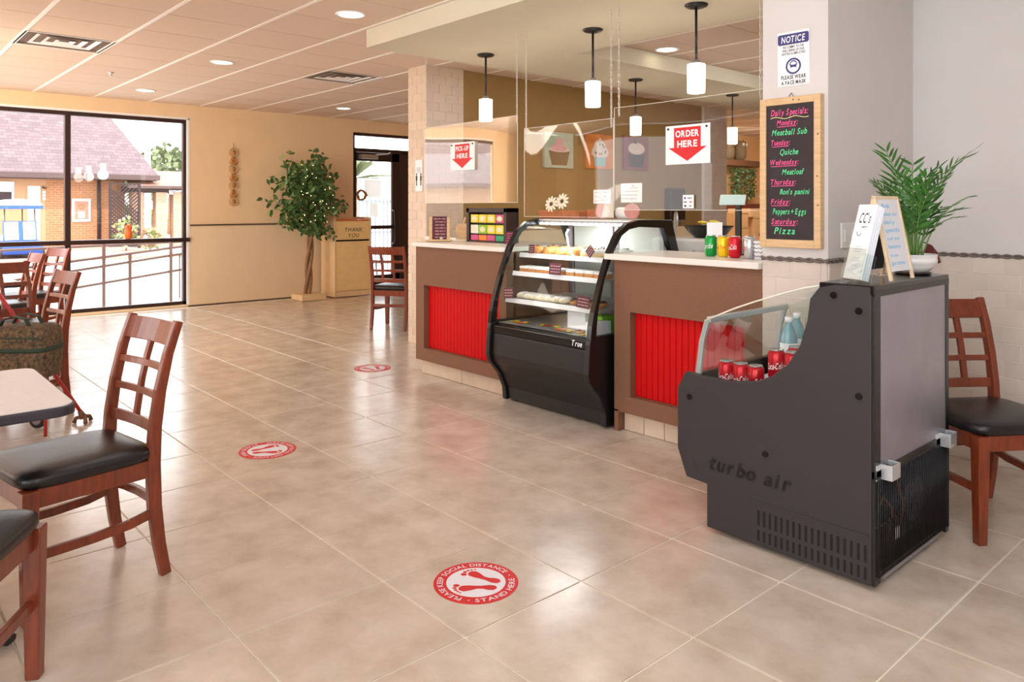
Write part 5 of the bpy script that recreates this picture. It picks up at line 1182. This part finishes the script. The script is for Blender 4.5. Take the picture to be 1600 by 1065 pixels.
# ------------------------------------------------------------------ outside the window
struct(MB().box(-80, XW-.16, -45, 60, -.4, -.2).build('ground', 'asphalt'), 'pale sunlit driveway outside the window')
K = 32/27
ey = lambda y: y*K
ez = lambda z: (z-1.35)*K+1.35
X = -32.0
struct(MB().box(X, X+7.2, -25, ey(6.9), -.2, -.12).build('ground_apron', 'paver'), 'brick paver apron before the opposite building')
bd = thing('building', 'brick building with a big shingle roof across the driveway', 'building', (X, 2, -.2))
MB().box(X-6, X, -20, ey(4.82), -.2, ez(2.30)).build('stucco_wall', 'stucco', bd)
MB().box(X-6, X+.02, ey(4.82), ey(7.05), -.2, ez(2.30)).build('brick_wall', 'brick', bd)
MB().add([(X+.7, -22, ez(2.40)), (X+.7, ey(7.95), ez(2.36)), (X-3.2, ey(7.0), ez(4.9)), (X-3.2, -22, ez(4.9)), (X-8.5, ey(7.95), ez(2.36))], [(0, 1, 2, 3), (1, 4, 2)]).build('roof', 'roof', bd)
MB().box(X+.55, X+.78, -22, ey(7.95), ez(2.24), ez(2.40)).build('fascia', 'fascia', bd)
MB().box(X-2, X+.6, -22, ey(7.9), ez(2.22), ez(2.25)).build('eave', 'fascia', bd)
wi = MB().box(X, X+.06, ey(2.4), ey(3.98), ez(1.45), ez(2.12)).build('window', 'cart_white', bd)
MB().box(X+.05, X+.07, ey(2.5), ey(3.92), ez(1.45), ez(1.82)).build('pane', 'ext_wood', wi)
MB().box(X, X+.05, ey(4.33), ey(4.66), -.1, ez(2.0)).build('door', 'cart_white', bd)
for k in range(3): MB().box(X+.02, X+.05, ey(4.72), ey(4.80), ez(1.78-.1*k), ez(1.85-.1*k)).build('house_number', 'paper', bd)
MB().prism([(ey(4.72), ez(2.02)), (ey(4.84), ez(1.93)), (ey(4.72), ez(1.93))], 'x', X+.02, X+.06).build('lantern', 'ext_wood', bd)
MB().cyl((X+.1, ey(6.27), -.2), (X+.1, ey(6.27), ez(2.25)), .06, n=10).build('downspout', 'ext_wood', bd)
po = thing('poster_case', 'white framed poster case on the opposite brick wall', 'poster case', (X+.05, ey(5.78), 1.3))
MB().box(X+.02, X+.08, ey(5.515), ey(6.037), ez(.90), ez(1.62)).build('frame', 'cart_white', po, bevel=.01)
MB().box(X+.07, X+.085, ey(5.58), ey(5.97), ez(.98), ez(1.55)).build('backing', 'ext_pink', po)
MB().box(X+.08, X+.095, ey(5.68), ey(5.86), ez(1.02), ez(1.22)).build('notice', 'paper', po)
MB().ball((X+.09, ey(5.77), ez(1.38)), (.01, .13, .10), 10).build('wreath', 'trunk', po)
ltc = thing('lattice_screen', 'dark wooden lattice screen at the end of the brick wall', 'lattice', (X+.9, ey(6.85), -.2))
m = MB(); y0, y1, z0, z1 = ey(6.43), ey(7.28), -.1, ez(2.1)
for k in range(-14, 16):
    for s in (-1, 1):
        pts = []
        c = y0+(k+.5)*.14
        for q in range(61):
            z = z0+(z1-z0)*q/60; y = c+s*(z-z0)
            if y0 <= y <= y1: pts.append((X+.9+.012*s, y, z))
        if len(pts) > 1: m.bar([pts[0], pts[-1]], .045, .012, (0, .7, -.7*s))
m.build('lattice', 'ext_wood', ltc, kind='stuff')
for y in (y0, y1): MB().box(X+.86, X+.94, y-.04, y+.04, -.2, z1+.05).build('post', 'ext_wood', ltc)
for z in (z0, z1): MB().box(X+.87, X+.93, y0, y1, z-.03, z+.03).build('rail', 'ext_wood', ltc)
wk = thing('covered_walkway', 'covered walkway with pink brick posts and a dark beam', 'walkway', (X, ey(8.5), -.2))
MB().box(X+.2, X+.5, ey(6.9), ey(13), ez(1.83), ez(2.03)).build('beam', 'ext_wood', wk)
MB().add([(X+.9, ey(7.0), ez(2.05)), (X+.9, ey(13), ez(1.97)), (X-2, ey(13), ez(2.65)), (X-2, ey(7.3), ez(2.66))], [(0, 1, 2, 3)]).build('roof', 'ext_pink', wk)
MB().box(X+.8, X+.92, ey(6.95), ey(13), ez(1.97), ez(2.06)).build('fascia', 'fascia', wk)
for y0_, y1_ in ((7.147, 7.48), (7.879, 8.224), (8.43, 8.702), (9.6, 9.9), (10.8, 11.1)): MB().box(X+.1, X+.55, ey(y0_), ey(y1_), -.2, ez(1.85)).build('post', 'ext_brick_pale', wk)
MB().box(X+.51, X+.53, ey(8.30), ey(9.02), ez(1.79), ez(1.93)).build('sign_board', 'paper', wk)
MB().text('Old Town Hall', .16, PXF((X+.535, ey(8.66), ez(1.83))), bold=.02, fit=.78).build('sign_lettering', 'ink_black', wk)
tag(MB().cyl((X-6, ey(9.2), -.2), (X-6, ey(9.2), 7), .16, .12, 12).build('light_pole', 'cart_white'), 'white lamp pole rising behind the covered walkway', 'pole')
def bush(nm, lab, cat, c, r, n, ms, leaf=.12, trunk=None, seed=1, squash=1):
    q = random.Random(seed); t = thing(nm, lab, cat, (c[0], c[1], -.2)); m = MB()
    for k in range(n):
        v = Vector((q.gauss(0, 1), q.gauss(0, 1), q.gauss(0, 1))).normalized()*q.uniform(.55, 1); p = Vector(c)+Vector((v.x*r, v.y*r, v.z*r*squash)); d = Vector((q.uniform(-1, 1), q.uniform(-1, 1), q.uniform(-1, 1))).normalized(); e_ = d.orthogonal().normalized()*leaf*.4
        m.add([p, p+d*leaf*.5+e_, p+d*leaf, p+d*leaf*.5-e_], [(0, 1, 2, 3)], q.randrange(len(ms)))
    m.build('foliage', ms, t, kind='stuff')
    MB().tube([(c[0], c[1], -.2), (c[0]+.05, c[1], (c[2]-.2)*.5), (c[0], c[1], c[2])], [trunk or .06, (trunk or .06)*.8, .03], 7).build('trunk', 'trunk', t)
bush('round_tree', 'pale green round tree rising behind the walkway roof', 'tree', (X-14, ey(12.2), 3.5), 2.3, 900, ['far_green'], .4, .2, 3, .6)
bush('flowering_shrub', 'straggly shrub in front of the lattice screen', 'shrub', (-28, 7.35, .5), .38, 150, ['far_green', 'leaf_pale', 'pine'], .16, .03, 4, 1.3)
bush('flowering_shrub', 'low pinkish shrub beside the first walkway post', 'shrub', (-27.4, 7.95, .3), .36, 150, ['leaf_pale', 'ext_pink'], .15, .03, 5)
bush('hedge_bush', 'yellow green bush seen between the walkway posts', 'bush', (-39.5, ey(9.7), .6), .7, 400, ['yellow_bush', 'far_green'], .2, .05, 6)
bush('hedge_bush', 'yellow green bush beyond the last visible walkway post', 'bush', (-38, ey(10.9), .5), .8, 500, ['yellow_bush', 'far_green'], .2, .05, 7)
bush('garden_tree', 'slim tree seen under the covered walkway beam', 'tree', (-42, ey(10.0), 2.6), 1.0, 350, ['far_green'], .3, .12, 8)
bush('hedge_bush', 'dark green low hedge behind the first gap of the walkway', 'bush', (-39, ey(8.7), .9), .5, 300, ['far_green', 'leaf_dark'], .2, .05, 9)
# golf cart outside
gc = thing('golf_cart', 'small blue and white golf cart parked outside the window', 'golf cart', (-26, 4.0, -.2)); g = 26/23; cy_ = lambda y: y*g; cz = lambda z: (z-1.35)*g+1.35
MB().prism([(cy_(2.85), cz(1.40)), (cy_(3.0), cz(1.50)), (cy_(3.5), cz(1.57)), (cy_(3.9), cz(1.52)), (cy_(4.03), cz(1.42))], 'x', -28.2, -25.9).build('canopy', 'cart_white', gc, bevel=.02)
MB().box(-28.2, -25.88, cy_(2.85), cy_(4.03), cz(1.31), cz(1.40)).build('canopy_skirt', 'cart_blue', gc, bevel=.01)
for x in (-28, -26):
    for y in (3.2, 3.86): MB().tube([(x, cy_(y), cz(.6)), (x-.1, cy_(y), cz(1.33))], .02, 6).build('canopy_post', 'rail_paint', gc)
MB().bar([(-25.9, cy_(3.52), cz(.48)), (-26.05, cy_(3.52), cz(1.0))], .84, .03, (0, 1, 0)).build('windscreen_frame', 'cart_blue', gc, bevel=.01)
MB().bar([(-25.87, cy_(3.33), cz(.52)), (-26.01, cy_(3.33), cz(.97))], .34, .03, (0, 1, 0)).build('notice_panel', 'paper', gc)
MB().bar([(-25.87, cy_(3.72), cz(.52)), (-26.01, cy_(3.72), cz(.97))], .30, .03, (0, 1, 0)).build('windscreen', 'screen_pale', gc)
MB().prism([(-28.2, cz(.15)), (-25.7, cz(.15)), (-25.6, cz(.35)), (-25.85, cz(.5)), (-26.4, cz(.5)), (-26.6, cz(.25)), (-27.2, cz(.25)), (-27.3, cz(.5)), (-28.2, cz(.5))], 'y', cy_(3.12), cy_(3.98)).build('body', 'cart_blue', gc, bevel=.03)
MB().box(-27.6, -27.1, cy_(3.2), cy_(3.9), cz(.45), cz(.62)).build('seat', 'cart_white', gc, bevel=.03)
for x in (-27.8, -26.0):
    for y in (3.10, 4.0): MB().cyl((x, cy_(y)-.06, .0), (x, cy_(y)+.06, .0), .2, n=18).build('wheel', 'rubber', gc)
# ramp railing outside
rl = thing('ramp_railing', 'brown metal ramp railing just outside the window', 'railing', (-12.3, 2.5, -.2))
for a, b in (((-12.75, .5, .72), (-12.75, 4.3, .80)), ((-12.3, .5, .36), (-12.3, 4.3, .77)), ((-12.3, .5, .19), (-12.3, 4.3, .66)), ((-12.3, .5, -.06), (-12.3, 4.3, .415))): MB().tube([a, b], .019, 8).build('rail', 'rail_paint', rl)
for y, h in ((1.2, .5), (2.05, .58), (2.927, .86), (3.283, .65), (3.869, .86), (4.109, .80)): MB().box(-12.32, -12.28, y-.02, y+.02, -.2, h).build('post', 'rail_paint', rl)
MB().tube([(-12.3, 4.0, .62), (-12.3, 4.0, -.06), (-12.3, 4.109, -.08)], .012, 6).build('end_loop', 'rail_paint', rl)
# outside the door
fe = thing('yard_fence', 'grey metal picket fence beyond the glass door', 'fence', (-16, 9, -.2))
for i in range(34): y = 7.6+i*.115; MB().box(-16.012, -15.988, y-.012, y+.012, -.2, 1.55).build('picket', 'fence_grey', fe)
for z in (.0, .75, 1.5): MB().box(-16.03, -15.97, 7.5, 11.6, z-.02, z+.02).build('rail', 'fence_grey', fe)
pf_ = thing('fan_palm', 'sunlit fan palm behind the grey fence', 'palm', (-19.5, 11.2, -.2)); MB().cyl((-19.5, 11.2, -.2), (-19.5, 11.2, 2.2), .14, .11, 10).build('trunk', 'trunk', pf_)
for k in range(16):
    a = k*2.4; el = .2+.9*((k*7) % 10)/10; m = MB()
    for j in range(9):
        b = a+(j-4)*.13; tip = Vector((cos(b)*cos(el)*1.3, sin(b)*cos(el)*1.3, sin(el)*1.2-.25)); m.add([(-19.5, 11.2, 2.2), (-19.5+tip.x*.6, 11.2+tip.y*.6+.04, 2.2+tip.z*.8), (-19.5+tip.x, 11.2+tip.y, 2.2+tip.z*.9), (-19.5+tip.x*.6, 11.2+tip.y*.6-.04, 2.2+tip.z*.8-.02)], [(0, 1, 2, 3)])
    m.build('frond', 'far_green', pf_)
oc = thing('patio_chair', 'dark wire patio chair beyond the glass door', 'chair', (-13.2, 7.8, -.2))
for y in (7.55, 8.0): MB().tube([(-13.0, y, -.2), (-13.05, y, .3), (-13.4, y, .3), (-13.5, y, .85)], .014, 6).tube([(-13.45, y, -.2), (-13.4, y, .3)], .014, 6).build('leg', 'bronze', oc)
MB().box(-13.42, -13.02, 7.54, 8.01, .29, .31).build('seat', 'bronze', oc)
t = thing('door_notice', 'white paper notice taped on the door glass', 'notice', (XW-.06, 6.50, 1.66))
MB().box(XW-.066, XW-.060, 6.36, 6.66, 1.52, 1.80).build('sheet', 'thin_paper', t)
t = thing('door_notice', 'small pinkish notice taped lower on the door glass', 'notice', (XW-.06, 6.53, 1.32)); MB().box(XW-.066, XW-.060, 6.45, 6.61, 1.20, 1.43).build('sheet', 'thin_paper', t)
t = thing('door_wreath', 'brown leaf wreath hanging on the door glass', 'wreath', (XW-.05, 6.30, 1.55))
m = MB()
for k in range(26): a = k*2*pi/26; m.ball((XW-.05, 6.30+.075*cos(a)+rn.uniform(-.015, .015), 1.55+.075*sin(a)), (.012, .03, .018), 6)
m.build('leaves', 'ornament', t)
